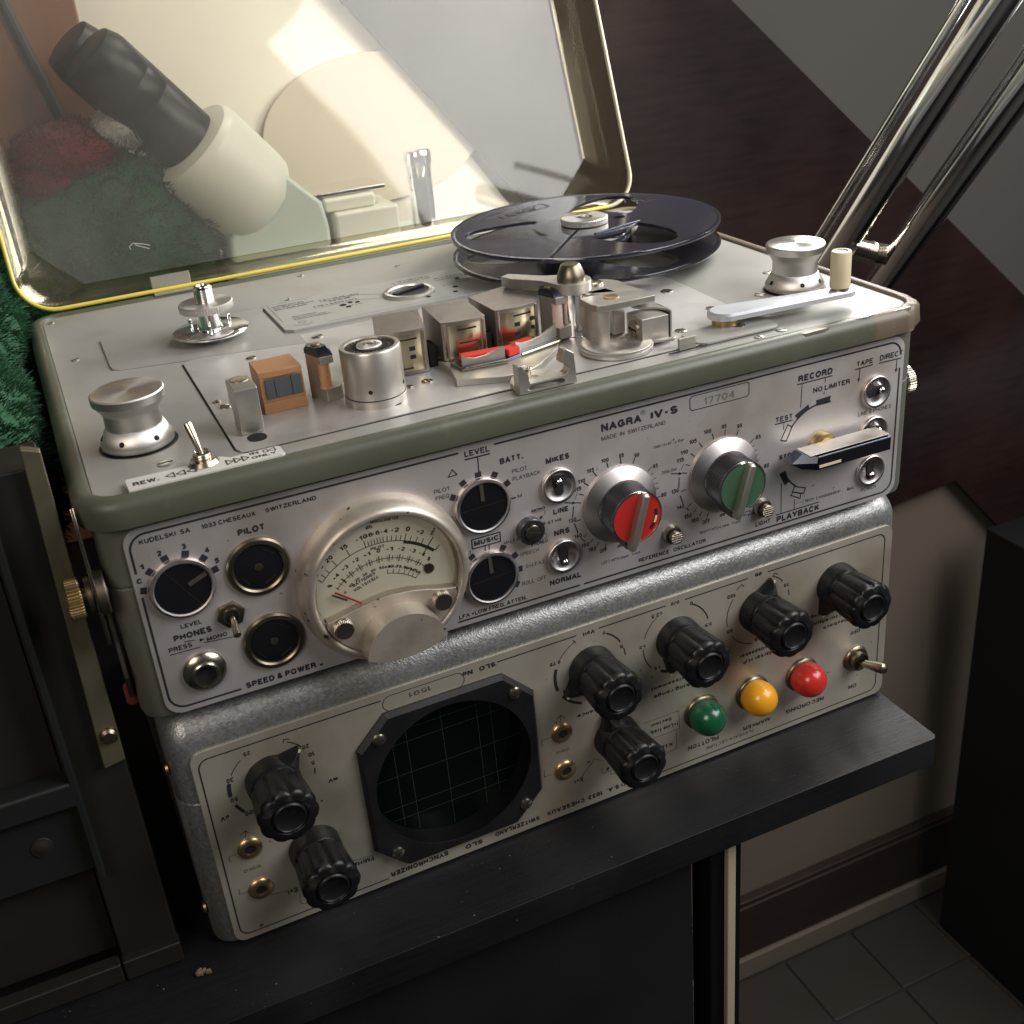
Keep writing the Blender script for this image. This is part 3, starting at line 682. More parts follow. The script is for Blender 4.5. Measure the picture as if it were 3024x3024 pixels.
# ================================================================== tape recorder
REC = empty('tape_recorder', (153, 115, -4.2), 'portable reel to reel tape recorder with open clear lid, stacked on top', 'tape recorder')
def rl(x0, x1, y0, y1, r, L, n=10):
    return [[(x, y, z) for x, y in rrect(x0+i, x1-i, y0+i, y1-i, max(r-i, .6), n)] for i, z in L]
# painted metal body
b = MB(); b.loops(rl(-9.6, 315.6, .8, 233, 8, [(5, -4.2), (2.2, -3.8), (.6, -2.5), (0, 0), (0, 48.2), (.5, 48.6), (.5, 49.2), (0, 49.6), (0, 71.5)]))
b.build('body', 'body_paint', REC, origin=(153, 115, -4.2))
# rim casting around the deck with dented right front corner
def rim_noise(P):
    out = []
    for l in P:
        q = []
        for x, y, z in l:
            d = max(0, 1-math.hypot((x-316)/22, (y+3)/16)); e = max(0, 1-math.hypot((x-262)/9, (y+6)/8))
            q.append((x-d*1.5*(.5+.5*sin(z*.9+y*.5)), y+d*1.3*(.5+.5*sin(x*.6+z))+e*.8, z-(d*1.3*(.5+.5*sin(x*.7+y*.6))+e*.7)*(1 if z > 76 else 0)))
        out.append(q)
    return out
def dense(x0, x1, y0, y1, r, i):
    P = rrect(x0+i, x1-i, y0+i, y1-i, max(r-i, 1), 14); Q = []
    for a, c in zip(P, P[1:]+P[:1]):
        n = max(1, int(math.hypot(c[0]-a[0], c[1]-a[1])/4.0001) if math.hypot(c[0]-a[0], c[1]-a[1]) > 30 else 1)
        n = {True: 80, False: n}[n > 60]; n = 58 if 40 < n < 60 else n
        for k in range(n): Q.append((a[0]+(c[0]-a[0])*k/n, a[1]+(c[1]-a[1])*k/n))
    return Q
prof = [(1.4, 70.9), (.2, 71.4), (0, 73), (0, 77.6), (.5, 79.2), (1.6, 80.6), (3.2, 81.3), (5.2, 81.3), (6.2, 80.9), (6.8, 79.6), (7.4, 76)]
L = []
for i, z in prof: L.append([(x, y, z) for x, y in dense(-13.2, 320, -3.9, 237, 15, i)])
mn = min(len(l) for l in L); assert all(len(l) == mn for l in L), [len(l) for l in L]
b = MB(); b.loops(rim_noise(L), cap0=False, cap1=False); b.build('rim', 'green_paint', REC, smooth=50)
# bare metal chips on the rim
for k, (x, y, z, sx) in enumerate(((261, -1.6, 80.9, 8), (286, -.6, 81.35, 5), (303, -.6, 80.9, 6))):
    b = MB(); random.seed(k+4)
    P = [(x+sx*cos(t)*random.uniform(.6, 1.1), y+1.3*sin(t)*random.uniform(.6, 1.2)) for t in [i*pi/6 for i in range(12)]]
    b.plate(P, [], z-1.2, z+.02, 'xy'); o = b.build('paint_chip', 'chip', REC)
# deck plate
b = MB(); b.plate(rrect(-6.3, 313.2, .1, 230.1, 8.5), [], 78.4, 80, 'xy'); DK = b.build('deck_plate', 'deck', REC, smooth=30)
b = MB(); b.plate([(14, 135), (14.5, 131.5), (17, 129.5), (69, 117.8), (92, 113), (92, 128), (86.5, 130), (86.5, 173.8), (92, 177.2), (17, 177.2), (14.4, 175.8)], [], 79.9, 80.7, 'xy'); b.build('raised_panel', 'deck', REC, bevel=.5)
# head plate
HP = [(43.5, 122), (41.2, 118.8), (41.2, 17.5), (42.2, 14.6), (44.8, 13.3), (210, 13.3), (213, 12.6), (249, 12.6), (253, 14), (254.8, 17.5), (254.8, 46), (256.6, 98), (250, 126), (95, 126), (60, 122)]
b = MB(); b.plate(HP, [], 79.9, 80.5, 'xy'); HPL = b.build('head_plate', 'headplate', REC, bevel=.12)
b = MB(); b.plate([(x-.7 if x < 42 else x, y-.6 if y < 14 else y) for x, y in HP], [], 79.8, 80.12, 'xy'); b.build('plate_gap', 'hole', REC)
b = MB(); b.plate(rrect(218, 255.5, 10.2, 27, 5), [], 80.45, 81.2, 'xy'); b.build('crank_plate', 'deck', REC, bevel=.2)
# speed selector plate with print
b = MB(); b.plate([(87.6, 134.5), (91, 131.6), (220, 131.6), (220, 178), (90, 178), (87.6, 175)], [], 79.9, 81.3, 'xy'); SPL = b.build('speed_plate', 'plate', REC, bevel=.2)
b = MB(); flat = lambda x, y, z=81.36: (lambda u, v: (x+u, y+v, z))
for s, x0, y0, x1, cap in (("KUDELSKI SA", 91, 171, 106, 1.7), ("CH-1033 CHESEAUX", 91, 168.2, 110, 1.7), ("SWITZERLAND", 91, 165.2, 106, 1.7), ("7.5\"= 19.05 cm/s", 112, 166, 131, 2.2), ("NAB", 116, 162.8, 126, 1.5), ("3.75\"= 9.525 cm/s", 107, 158.6, 128, 1.9), ("15\"= 38.1 cm/s", 152, 172, 168, 1.9), ("STANDARD  CCIR", 152, 169.2, 168, 1.4), ("15\"= 38.1cm/s", 168, 165, 186, 1.9), ("NAGRAMASTER", 168, 162, 184, 1.4), ("RECORDING", 95, 150, 106, 1.2), ("EQUALIZATION", 95, 147.6, 110, 1.2), ("ENREGISTREMENT", 95, 145.2, 112, 1.2), ("1.25 kHz", 120, 150, 128, 1.1), ("6.3 kHz", 168, 152, 175, 1.1), ("DANGER", 176, 156, 186, 1.4), ("BIAS", 176, 153, 182, 1.3)):
    text(b, s, x0, y0, x1, cap, 0, place=flat(x0, y0))
def fline(b, x0, y0, x1, y1, w=.3, z=81.36):
    d = Vector((x1-x0, y1-y0)).normalized(); n = Vector((-d.y, d.x))*w/2
    b.add([(x0-n.x, y0-n.y, z), (x1-n.x, y1-n.y, z), (x1+n.x, y1+n.y, z), (x0+n.x, y0+n.y, z)], [(0, 1, 2, 3)])
for a in ((89.6, 176, 110, 176), (89.6, 176, 89.6, 146), (112, 165, 131, 165), (107, 157.2, 128, 157.2), (131, 165, 139, 159), (128, 157, 138, 152), (150, 173.5, 150, 166), (108, 133.6, 165, 133.6)): fline(b, *a)
b.build('plate_lettering', 'print_thin', SPL, smooth=0)
def emblem(b):
    for a0, a1, r in ((200, 330, 4.6), (0, 360, 1.6)):
        P = [(97+r*cos(radians(t)), 140.5+r*sin(radians(t))) for t in range(a0, a1+1, 10)]
        for p, q in zip(P, P[1:]): fline(b, p[0], p[1], q[0], q[1], .35)
b = MB(); emblem(b); b.build('plate_emblem', 'print_thin', SPL, smooth=0)
for x, y, r in ((119.5, 153.5, 1.1), (123.5, 155.4, .8), (126.5, 153.8, .8), (121, 149.5, .9), (160, 146, .9), (156, 140, .8), (172, 147, .9), (178, 160, .8), (184, 163, .8), (169, 139.5, .8)):
    b = MB(); b.lathe([(r*1.5, 0), (r*1.5, .12), (r, .14), (r*.8, .02)], (x, y, 81.3), 'z', 12); b.build('trimmer_hole', 'hole', SPL)
b = MB(); b.lathe([(12, 0), (12, .8), (11.2, 1.5), (9.6, 1.5), (9.2, .5)], (150.7, 151.8, 81.3), 'z', 56); SS = b.build('speed_selector', 'alu', REC)
b = MB(); b.lathe([(9.1, 0), (9.1, .5)], (150.7, 151.8, 81.6), 'z', 48); b.build('selector_disc', 'knurl', SS)
b = MB(); b.box(-9, 9, -1.1, 1.1, 0, 1.6, Matrix.Translation((150.7, 151.8, 82)) @ Matrix.Rotation(radians(22), 4, 'Z')); b.build('selector_bar', 'black', SS, bevel=.3)
# slotted screws flush in the deck
def screw(x, y, z, r, rot, parent, m='alu_matt', slot=True, cup=False):
    b = MB(); b.lathe([(r, -.1), (r, .28), (r*.9, .4), (r*.3, .46)], (x, y, z), 'z', 24); s = b.build('screw', m, parent)
    mt = Matrix.Translation((x, y, z+.42)) @ Matrix.Rotation(rot, 4, 'Z')
    b = MB(); b.box(-r*.92, r*.92, -r*.14, r*.14, 0, .1, mt); b.build('slot', 'hole', s)
for i, (x, y, r) in enumerate(((2.2, 156.1, 1.7), (-2.6, 222, 1.5), (18.2, 20.5, 2.7), (101.7, 184.1, 1.5), (163.8, 205, 1.5), (262, 30, 1.9), (273.6, 51.6, 2.2), (295.5, 76.7, 2.1), (241.9, 6.6, 1.9), (253.4, 8.3, 2.1), (118, 222, 1.5), (285, 226, 1.5))):
    screw(x, y, 80, r, i*1.3+.6, REC)
for i, (x, y, r) in enumerate(((66.9, 108.5, 2.1), (44.5, 66.1, 1.5), (46.3, 59.4, 2.2), (97.5, 118, 2.6), (245, 79.8, 2.7), (246.6, 47.2, 2.3), (221.5, 30.3, 2.4), (117.5, 38.6, 2.2), (109.8, 37, 1.6), (241.9, 20, 2.4))):
    screw(x, y, 80.5 if x < 241 or y > 30 else 81.2, r, i*1.1+.3, REC, 'nickel')
# spool tensioner knobs
def spool_knob(cx, cy, name):
    # waisted capstan shaped knob, flared drilled foot
    b = MB(); b.lathe([(8, 80), (12.2, 80.6), (12.4, 82), (12.4, 82.6), (9.9, 87.3), (9.5, 87.6), (9.5, 92.5), (10.0, 93.6), (11.6, 95.8), (12.3, 96.6), (12.4, 99.2), (12.0, 99.7), (11.7, 99.75), (6, 99.72), (.2, 99.7)], (cx, cy, 0), 'z', 72)
    k = b.build(name, 'alu', REC)
    for a in (-62, 58, 178, 238 if cx < 100 else -110):
        t = radians(a); c = Vector((cx+11.5*cos(t), cy+11.5*sin(t), 84.4)); d = Vector((cos(t), sin(t), .62)).normalized()
        b = MB(); q = d.to_track_quat('Z', 'Y').to_matrix().to_4x4(); b.lathe([(.95, -.5), (.95, .12)], (0, 0, 0), 'z', 14); b.xform(Matrix.Translation(c) @ q); b.build('drilled_hole', 'hole', k)
    b = MB(); b.lathe([(13.4, 80.05), (13.4, 80.15)], (cx, cy, 0), 'z', 40); b.build('felt_washer', 'black_matt', k)
    return k
spool_knob(13, 44.2, 'feed_roller_knob'); spool_knob(290.4, 50.2, 'feed_roller_knob')
# bare left spindle with knurled nut
b = MB(); b.lathe([(5, 80), (5, 82.6), (15.2, 83.0), (16.2, 83.7), (16.2, 84.3), (14.6, 85.2), (5.5, 85.3), (5.2, 85.6), (4.6, 90), (4.4, 93.6)], (58.7, 147.2, 0), 'z', 72); sp = b.build('reel_table', 'chrome', REC)
b = MB(); b.lathe([(4.6, 93.3), (11.3, 93.3), (11.5, 93.7), (11.5, 95.9), (11.0, 96.4), (4.4, 96.5)], (58.7, 147.2, 0), 'z', 180, mod=lambda i, r, h: 1-(.018 if (i % 3 == 0 and r > 11.2) else 0)); b.build('knurled_nut', 'alu', sp)
b = MB(); P = [(4.0, 96)]
for k in range(9): P += [(4.1, 96.4+k*.75), (3.6, 96.75+k*.75)]
b.lathe(P+[(3.3, 103.4), (2.4, 103.6), (2.2, 103)], (58.7, 147.2, 0), 'z', 36); b.build('threaded_post', 'chrome', sp)
for a in (20, 140, 260):
    b = MB(); b.lathe([(.8, 85), (.8, 88.2), (.5, 88.8)], (58.7+9.5*cos(radians(a)), 147.2+9.5*sin(radians(a)), 0), 'z', 12); b.build('drive_pin', 'chrome', sp)
# rewind / fast forward toggle and its label
b = MB(); b.plate([(4.2, .9), (53.2, .3), (54.2, 1.2), (54, 7.9), (53, 8.6), (37.5, 8.2), (35.5, 10.5), (28.5, 11.8), (23.5, 10), (20, 9.6), (4.9, 10.2), (4, 9.4)], [], 80.9, 82.0, 'xy'); lb = b.build('wind_label', 'white_label', REC, bevel=.15)
b = MB()
text(b, 'REW.', 6, 0, 14, 3, 0, place=flat(6, 3.2, 82.06))
for k in range(3):
    for s, xx in ((-1, 16.2+k*3.4), (1, 35.6+k*2.6)):
        w = 2.7 if s < 0 else 2.1; y0 = 4.9 if s < 0 else 4.4; h = 1.9 if s < 0 else 2.0
        T = [(xx, y0), (xx+w, y0+h), (xx+w, y0-h)] if s < 0 else [(xx+w, y0), (xx, y0+h), (xx, y0-h)]
        for p, q in zip(T, T[1:]+T[:1]): fline(b, *p, *q, .5, 82.06)
text(b, 'IN', 43.6, 0, 46.6, 2, 0, place=flat(43.6, 5.6, 82.06)); text(b, 'ONLY', 43.6, 0, 51.8, 2, 0, place=flat(43.6, 2.2, 82.06))
for p, q in (((48.2, 5.4), (48.2, 7.4)), ((48.2, 7.4), (49.6, 7.4)), ((49.6, 7.4), (49.6, 5.4)), ((49.6, 5.4), (48.2, 5.4)), ((49.8, 6.4), (52, 7.8)), ((52, 7.8), (52, 5)), ((52, 5), (49.8, 6.4))): fline(b, *p, *q, .35, 82.06)
b.build('label_lettering', 'print', lb, smooth=0)
b = MB(); b.lathe([(5.1, 80), (5.1, 82.2), (4.2, 83.4), (2.9, 83.5), (2.9, 84.2), (3.1, 84.4), (2.9, 84.8), (3.1, 85.2), (2.9, 85.6), (3, 86), (2.4, 86.1), (1.6, 85.2)], (29, 8.6, 0), 'z', 36); tg = b.build('wind_toggle', 'nickel', REC)
b = MB(); b.tube([(29, 8.6, 84.5), (28.6, 9.6, 87.5), (27.2, 12.5, 94.2), (27.0, 12.9, 94.9), (26.9, 13.05, 95.3)], [1.15, 1.15, 1.45, 1.3, .6], 16); b.build('lever', 'nickel', tg)
# tape tension arm block
b = MB(); b.plate([(26, 83.8), (26, 97.2), (27.5, 97.6), (39.5, 97.6), (41, 96), (41, 89), (37, 86), (37, 80.6), (27.4, 80.6)], [], 45.4, 53.3, 'yz'); ta = b.build('tension_arm', 'alu_matt', REC, bevel=.25)
b = MB(); b.lathe([(3.3, 97.55), (3.3, 97.8), (2.9, 97.85)], (49.4, 36, 0), 'z', 30); b.build('arm_cap', 'nickel', ta)
b = MB(); b.plate(rrect(46.5, 53, 19.5, 27, 3), [], 80.5, 80.62); b.build('deck_slot', 'hole', REC)
b = MB(); b.plate(rrect(93.5, 102.5, 22.6, 30, 2.2), [], 80.5, 80.62); b.build('deck_slot', 'hole', REC)
# tan erase head block
b = MB(); b.plate([(57.2, 42), (72.8, 42), (72.8, 57), (57.2, 57.5)], [], 80.5, 84.6); b.plate([(57.2, 42.3), (72.8, 42.3), (72.8, 57), (57.2, 57.5)], [], 84.6, 93.8); b.plate([(57.0, 42.4), (60.5, 41.7), (65, 41.5), (69.6, 41.8), (72.8, 42.6), (72.4, 57), (57.2, 57.4)], [], 93.8, 96)
eb = b.build('erase_head_block', 'orange', REC, bevel=.2)
for x0, x1 in ((58.9, 62.1), (62.35, 68.1), (68.35, 71.9)):
    b = MB(); b.box(x0, x1, 41.75, 42.4, 86, 93.2); b.build('head_window', 'pad', eb, bevel=.1)
# tape guides
def guide(dx, dy, dz, roller, name):
    T = Matrix.Translation((dx, dy, dz))
    b = MB(); b.plate([(76.2, 49.5), (79.2, 43.4), (80.6, 46), (83, 46), (83.4, 52), (80, 54)], [], 80.5, 97.4); b.plate([(77.8, 45), (80, 40.4), (85.8, 41.6), (87.5, 46), (82, 50)], [], 80.5, 85.3)
    b.plate([(79.0, 43.6), (79.4, 41), (84.3, 41.3), (85, 45), (80, 48)], [], 94.6, 97.4); b.xform(T)
    g = b.build(name, 'alu_matt', REC, bevel=.15)
    b = MB(); b.loops([[(76.1, 49.6, 97.4), (79, 41, 97.4), (84.4, 41.3, 97.4), (84.8, 45, 97.4), (82.6, 52.4, 97.4), (78, 53, 97.4)], [(76.1, 49.6, 99), (79, 42.2, 98.6), (84, 42.4, 98.6), (84.6, 45.4, 99), (82.4, 52, 99.6), (78, 52.8, 99.6)], [(76.8, 49.4, 100), (79.6, 44.6, 100), (83.2, 45, 100), (83.6, 46, 100), (82, 51.6, 100), (78, 52, 100)]]); b.xform(T); b.build('guide_cap', 'steel', g, smooth=20)
    b = MB(); b.lathe([(1.5, 99.8), (1.9, 100.1), (1.5, 100.35), (.4, 100.4)], (80.3, 48.6, 0), 'z', 20); b.xform(T); b.build('cap_screw', 'brass', g)
    b = MB(); b.lathe([(2.5, 85.2), (2.1, 86), (2.1, 93.8), (2.5, 94.7)], (81.0, 43.7, 0), 'z', 24); b.xform(T); b.build('guide_roller', roller, g)
guide(0, 0, 0, 'amber', 'tape_guide'); guide(97, 7, 1.0, 'pink', 'tape_guide')
# stabiliser roller with stroboscope ring
b = MB(); b.lathe([(11.2, 80.5), (11.2, 83.2), (10.9, 83.4), (10.9, 84.2), (10.9, 100.3), (10.5, 101.0), (9.1, 101.0), (8.9, 100.2)], (96, 33.3, 0), 'z', 64); rr = b.build('stabiliser_roller', 'alu_matt', REC)
b = MB(); b.lathe([(11.0, 83.3), (11.0, 83.65)], (96, 33.3, 0), 'z', 64); b.build('roller_gap', 'hole', rr)
b = MB(); b.lathe([(8.9, 99.6), (8.9, 100.3), (6.5, 100.5)], (96, 33.3, 0), 'z', 48); b.build('strobe_ring', 'rubber', rr)
b = MB()
for k in range(30):
    for r0, r1, w in ((6.6, 7.5, .45), (7.7, 8.7, .5)):
        t = 2*pi*k/30+(.1 if r0 > 7 else 0); m_ = Matrix.Translation((96, 33.3, 100.3)) @ Matrix.Rotation(t, 4, 'Z'); b.box(r0, r1, -w/2, w/2, 0, .25, m_)
b.build('strobe_marks', 'darknickel', rr, smooth=0)
b = MB(); b.lathe([(4.6, 100.2), (4.6, 100.9), (4.4, 101.3), (3.8, 101.5), (.2, 101.5)], (96, 33.3, 0), 'z', 36); b.build('roller_cap', 'alu', rr)
b = MB(); text(b, '(S)', 0, 0, 5, 2.2, 0, place=flat(93.6, 32.2, 101.56)); b.build('cap_lettering', 'print_thin', rr, smooth=0)
for a in (-115, -35):
    t = radians(a); b = MB(); b.lathe([(.8, -.3), (.8, .06)], (0, 0, 0), 'z', 14); b.xform(Matrix.Translation((96+10.9*cos(t), 33.3+10.9*sin(t), 87)) @ Vector((cos(t), sin(t), 0)).to_track_quat('Z', 'Y').to_matrix().to_4x4()); b.build('drilled_hole', 'hole', rr)
# three tape heads in metal cases
def head(fl, fr, br, bl, slots, name):
    fl, fr, br, bl = map(Vector, (fl, fr, br, bl)); d = (fr-fl).normalized(); n = Vector((d.y, -d.x))
    w = (fr-fl).length
    F = [fl+d*(w*k/8)+n*(1.6*(1-((k-4)/4)**2)) for k in range(9)]
    poly = [tuple(p) for p in F]+[tuple(br), tuple(br-d*1), tuple(bl+d*1), tuple(bl)]
    b = MB(); b.plate(poly, [], 80.8, 98, 'xy'); h = b.build(name, 'headcase', REC, bevel=.5)
    Fi = [fl+d*(1.6+(w-3.2)*k/8)+n*(1.75*(1-((k-4)/4.3)**2)+.22) for k in range(9)]
    b = MB(); b.plate([tuple(p) for p in Fi]+[tuple(fr-d*1.6+n*-.6), tuple(fl+d*1.6+n*-.6)], [], 82.2, 96.4, 'xy'); hf = b.build('head_face', 'headface', h, smooth=40)
    for u0, u1, z0, z1 in slots:
        pts = [fl+d*(w*(u0+(u1-u0)*k/4))+n*(1.75*(1-((8*(u0+(u1-u0)*k/4)-4)/4.3)**2)+.22) for k in range(5)]
        b = MB(); b.plate([tuple(p+n*.13) for p in pts]+[tuple(p-n*.1) for p in reversed(pts)], [], z0, z1, 'xy'); b.build('head_slot', 'hole', h)
    for u in (.06, .94):
        p = fl+d*(w*u)+n*.5; b = MB(); b.box(p.x-.45, p.x+.45, p.y-.3, p.y+.3, 81.5, 97.2); b.build('case_edge', 'nickel', h, bevel=.15)
    for q in (br*.2+fr*.8-d*2, bl*.2+fl*.8+d*2, br*.85+bl*.15+(fr-br)*.1):
        b = MB(); b.lathe([(.4, 97.9), (.35, 98.1)], (q.x, q.y, 0), 'z', 8); b.build('rivet', 'darknickel', h)
head((104.5, 52.0), (122.3, 48.6), (128, 72), (110, 74.5), [(.35, .8, 94.4, 94.9), (.42, .66, 83.2, 83.7), (.62, .74, 90.2, 91.7), (.62, .74, 87, 88.4)], 'erase_head')
head((128.7, 48.7), (146.2, 47.7), (147.9, 70.4), (130.3, 73.9), [(.32, .76, 94.4, 95), (.34, .78, 89.2, 89.7), (.34, .78, 83.0, 83.5)], 'record_head')
head((151.4, 50.0), (170.2, 51.8), (169, 78.7), (150.2, 74), [(.38, .78, 94.4, 95.0), (.38, .50, 90.4, 92), (.78, .88, 91.2, 92.6), (.38, .50, 86.6, 88.2), (.80, .86, 87.6, 89), (.38, .78, 83.0, 83.6)], 'playback_head')
for x0, x1 in ((124, 127.4), (147.6, 150.2)):
    b = MB(); b.box(x0, x1, 52, 60, 80.5, 89); b.build('head_shield', 'hole', REC, bevel=.3)
# pressure pad arm with red felts
b = MB(); b.plate([(126.5, 50.6), (127.5, 40), (124.6, 26.6), (140, 20.4), (150, 19.6), (158, 24.5), (171, 37), (176, 47), (172, 48.6), (152, 41), (131, 45.5)], [], 80.5, 83.0, 'xy'); pa = b.build('pad_carrier', 'alu_matt', REC, bevel=.3)
b = MB(); b.plate([(128.4, 42), (130, 34.6), (147.8, 32.8), (156, 36), (173.5, 41), (173.4, 44), (155, 40), (131, 44)], [], 83, 84.3); b.build('spring_strip', 'steel', pa, bevel=.2)
b = MB(); b.tube([(130, 34.3, 83.7), (148, 32.3, 83.7)], .55, 8); b.build('strip_edge', 'headface', pa)
b = MB(); b.tube([(155, 35.6, 83.9), (173.4, 40.6, 83.9)], .55, 8); b.build('strip_edge', 'headface', pa)
def wing(P, name):
    lo = [(x, y, 84.3) for x, y, h in P]; hi = [(x, y+.0, 84.3+h) for x, y, h in P]; n = len(P)
    b = MB(); v = lo+hi+[(x, y+.7, z) for x, y, z in lo]+[(x, y+.7, z) for x, y, z in hi]; f = []
    for i in range(n-1):
        f += [(i, i+1, n+i+1, n+i), (2*n+i, 3*n+i, 3*n+i+1, 2*n+i+1), (n+i, n+i+1, 3*n+i+1, 3*n+i), (i, 2*n+i, 2*n+i+1, i+1)]
    f += [(0, n, 3*n, 2*n), (n-1, 3*n-1, 4*n-1, 2*n-1)]; b.add(v, f); b.build(name, 'alu_matt', pa)
wing([(131, 36.2, 4.2), (133, 36, 2.8), (136, 35.7, 2.1), (140, 35.3, 2.4), (144, 34.9, 3.6), (147.8, 34.6, 4.6)], 'pad_wing')
wing([(154, 38.4, 3.8), (157, 39.0, 2.6), (161, 40.2, 2.3), (166, 41.6, 2.9), (171, 43.2, 4.6), (174, 44.2, 5.6)], 'pad_wing')
for P_ in ([(132.5, 43), (133, 38.6), (149, 36.4), (150, 41)], [(148.4, 40.4), (149.4, 34.2), (154.6, 36.0), (155, 41)], [(153, 42.6), (155.4, 39.6), (163, 42.0), (162, 45)]):
    b = MB(); b.plate(P_, [], 84.3, 86.9); b.build('red_pad', 'red_felt', pa, bevel=.3)
# pad arm rest block
b = MB(); b.plate([(139.9, 80.5), (139.9, 91.2), (141.2, 91.4), (143.9, 87.2), (143.9, 85.2), (144.4, 84.2), (157.4, 84.2), (159.2, 85), (159.8, 86.6), (158.2, 88.4), (156.8, 88.9), (158.2, 93.4), (159.2, 93.6), (162.0, 91.6), (162.7, 80.5)], [[(143.2, 82.2), (144.4, 81.4), (157, 81.4), (158.2, 82.2), (157, 83.2), (144.4, 83.2)][::-1]], 4.7, 9.4, 'xz')
rb = b.build('arm_rest', 'alu_matt', REC, bevel=.25)
b = MB(); b.plate([(140, 9.3), (162.6, 9.3), (158, 19), (150, 21.5), (143, 19), (140.2, 14)], [], 80.5, 82.6); b.build('rest_foot', 'alu_matt', rb, bevel=.3)
b = MB(); b.lathe([(2.9, 82.5), (2.9, 82.9), (2.4, 83.1), (1.2, 82.8)], (148.6, 12.6, 0), 'z', 28); b.build('screw', 'darknickel', rb)
b = MB(); b.lathe([(3.0, 84.2), (3.0, 87.3), (2.7, 87.5), (.3, 87.4)], (145.4, 12.4, 0), 'z', 28); sb = b.build('rest_screw', 'nickel', rb)
# capstan with bearing arm
b = MB(); b.lathe([(6.2, 80.5), (6.2, 81), (5.7, 81.2), (5.7, 98.6)], (186.2, 53.4, 0), 'z', 40); cp = b.build('capstan', 'chrome', REC)
b = MB(); b.plate([(186+8*cos(radians(t)), 53.4+8*sin(radians(t))) for t in range(-150, 80, 10)]+[(180, 66), (170, 78), (166, 76), (168, 70), (176, 60), (178.5, 52)], [], 98.7, 102.8); b.build('bearing_arm', 'alu_matt', cp, bevel=.35)
b = MB(); b.lathe([(5.6, 102.6), (5.6, 104), (5.3, 105.4), (3.9, 108.8), (3.4, 109.2), (.2, 109.2)], (186.2, 53.4, 0), 'z', 36); b.build('bearing_cap', 'darknickel', cp)
# pinch roller assembly
b = MB(); b.lathe([(13.6, 80.5), (14.3, 80.8), (14.3, 82.0), (13.9, 82.2), (13.8, 82.9), (13.2, 83.3), (.2, 83.4)], (191.2, 27.8, 0), 'z', 64); pr_ = b.build('pinch_roller_base', 'alu', REC)
b = MB(); b.plate([(183.7, 42.4), (183.7, 33), (184.8, 29.5), (187.5, 28), (209, 27.9), (209.4, 37), (196, 42.6)], [], 95.6, 98.2); b.build('top_bracket', 'alu_matt', pr_, bevel=.3)
b = MB(); b.plate([(184, 42.4), (184, 34), (186.5, 30.2), (189.5, 29), (190.5, 34), (190, 42)], [], 83, 95.6); b.build('side_bracket', 'alu_matt', pr_, bevel=.3)
b = MB(); b.lathe([(3, 97.9), (3, 98.5), (2.7, 98.6), (.2, 98.6)], (194.5, 36.2, 0), 'z', 28); b.build('brass_button', 'brass', pr_)
b = MB(); b.plate([(202+10.5*cos(radians(t)), 60+11*sin(radians(t))) for t in range(-20, 221, 10)]+[(194, 56), (197.5, 51), (199, 46), (202, 39), (210, 34), (213.5, 44)], [], 93.6, 95.4); b.build('arm_plate', 'alu_matt', pr_, bevel=.25)
b = MB(); b.lathe([(7.2, 80.6), (7.2, 93.4)], (200.6, 61, 0), 'z', 30); b.build('rubber_roller', 'black', pr_)
b = MB(); b.lathe([(3.4, 95.3), (3.4, 96.2), (2.8, 96.5), (.2, 96.5)], (202.2, 64.5, 0), 'z', 26); b.build('screw', 'nickel', pr_)
b = MB(); b.box(199.6, 211.2, 22, 34, 81.2, 91.6); hb = b.build('hinge_block', 'alu_matt', pr_, bevel=.2)
b = MB(); b.box(194.0, 199.2, 34.2, 40, 83.4, 94.2); b.build('hinge_cheek', 'alu_matt', hb, bevel=.4)
b = MB(); b.lathe([(3.5, 0), (3.5, .5), (3.1, .7), (.2, .7)], (0, 0, 0), 'z', 30); mx = Matrix.Translation((199.6, 28.4, 86.4)) @ Matrix.Rotation(radians(-90), 4, 'Y'); b.xform(mx); b.build('pivot_screw', 'nickel', hb)
b = MB(); b.box(198.7, 198.95, 25.4, 31.4, 86, 86.8); b.build('slot', 'hole', hb)
b = MB(); b.plate([(213.0, 22.5), (213.0, 36), (204.6, 42), (203.5, 36), (205.2, 33), (210.4, 29.2)], [], 91.9, 92.8); b.box(212.2, 213.0, 22.4, 33, 80.9, 92.8); b.build('bent_cover', 'alu_matt', pr_, bevel=.15)
b = MB(); b.box(211.35, 212.1, 22.6, 33, 81.2, 91.8); b.build('cover_gap', 'hole', pr_)
# tape end latch
b = MB(); b.plate([(204, 20.2), (206, 18.4), (211, 17.4), (212.5, 18.6), (208, 20.6)], [], 82.4, 83.4); b.box(205.4, 212.6, 6.8, 8.2, 79.8, 84.6, Matrix.Translation((4.4, 5.2, 0))); b.build('tape_latch', 'alu_matt', REC, bevel=.15)
b = MB(); b.plate(rrect(204, 221, 9.6, 10.6, .4, 3), [], 80.5, 80.62); b.build('deck_slot', 'hole', REC)
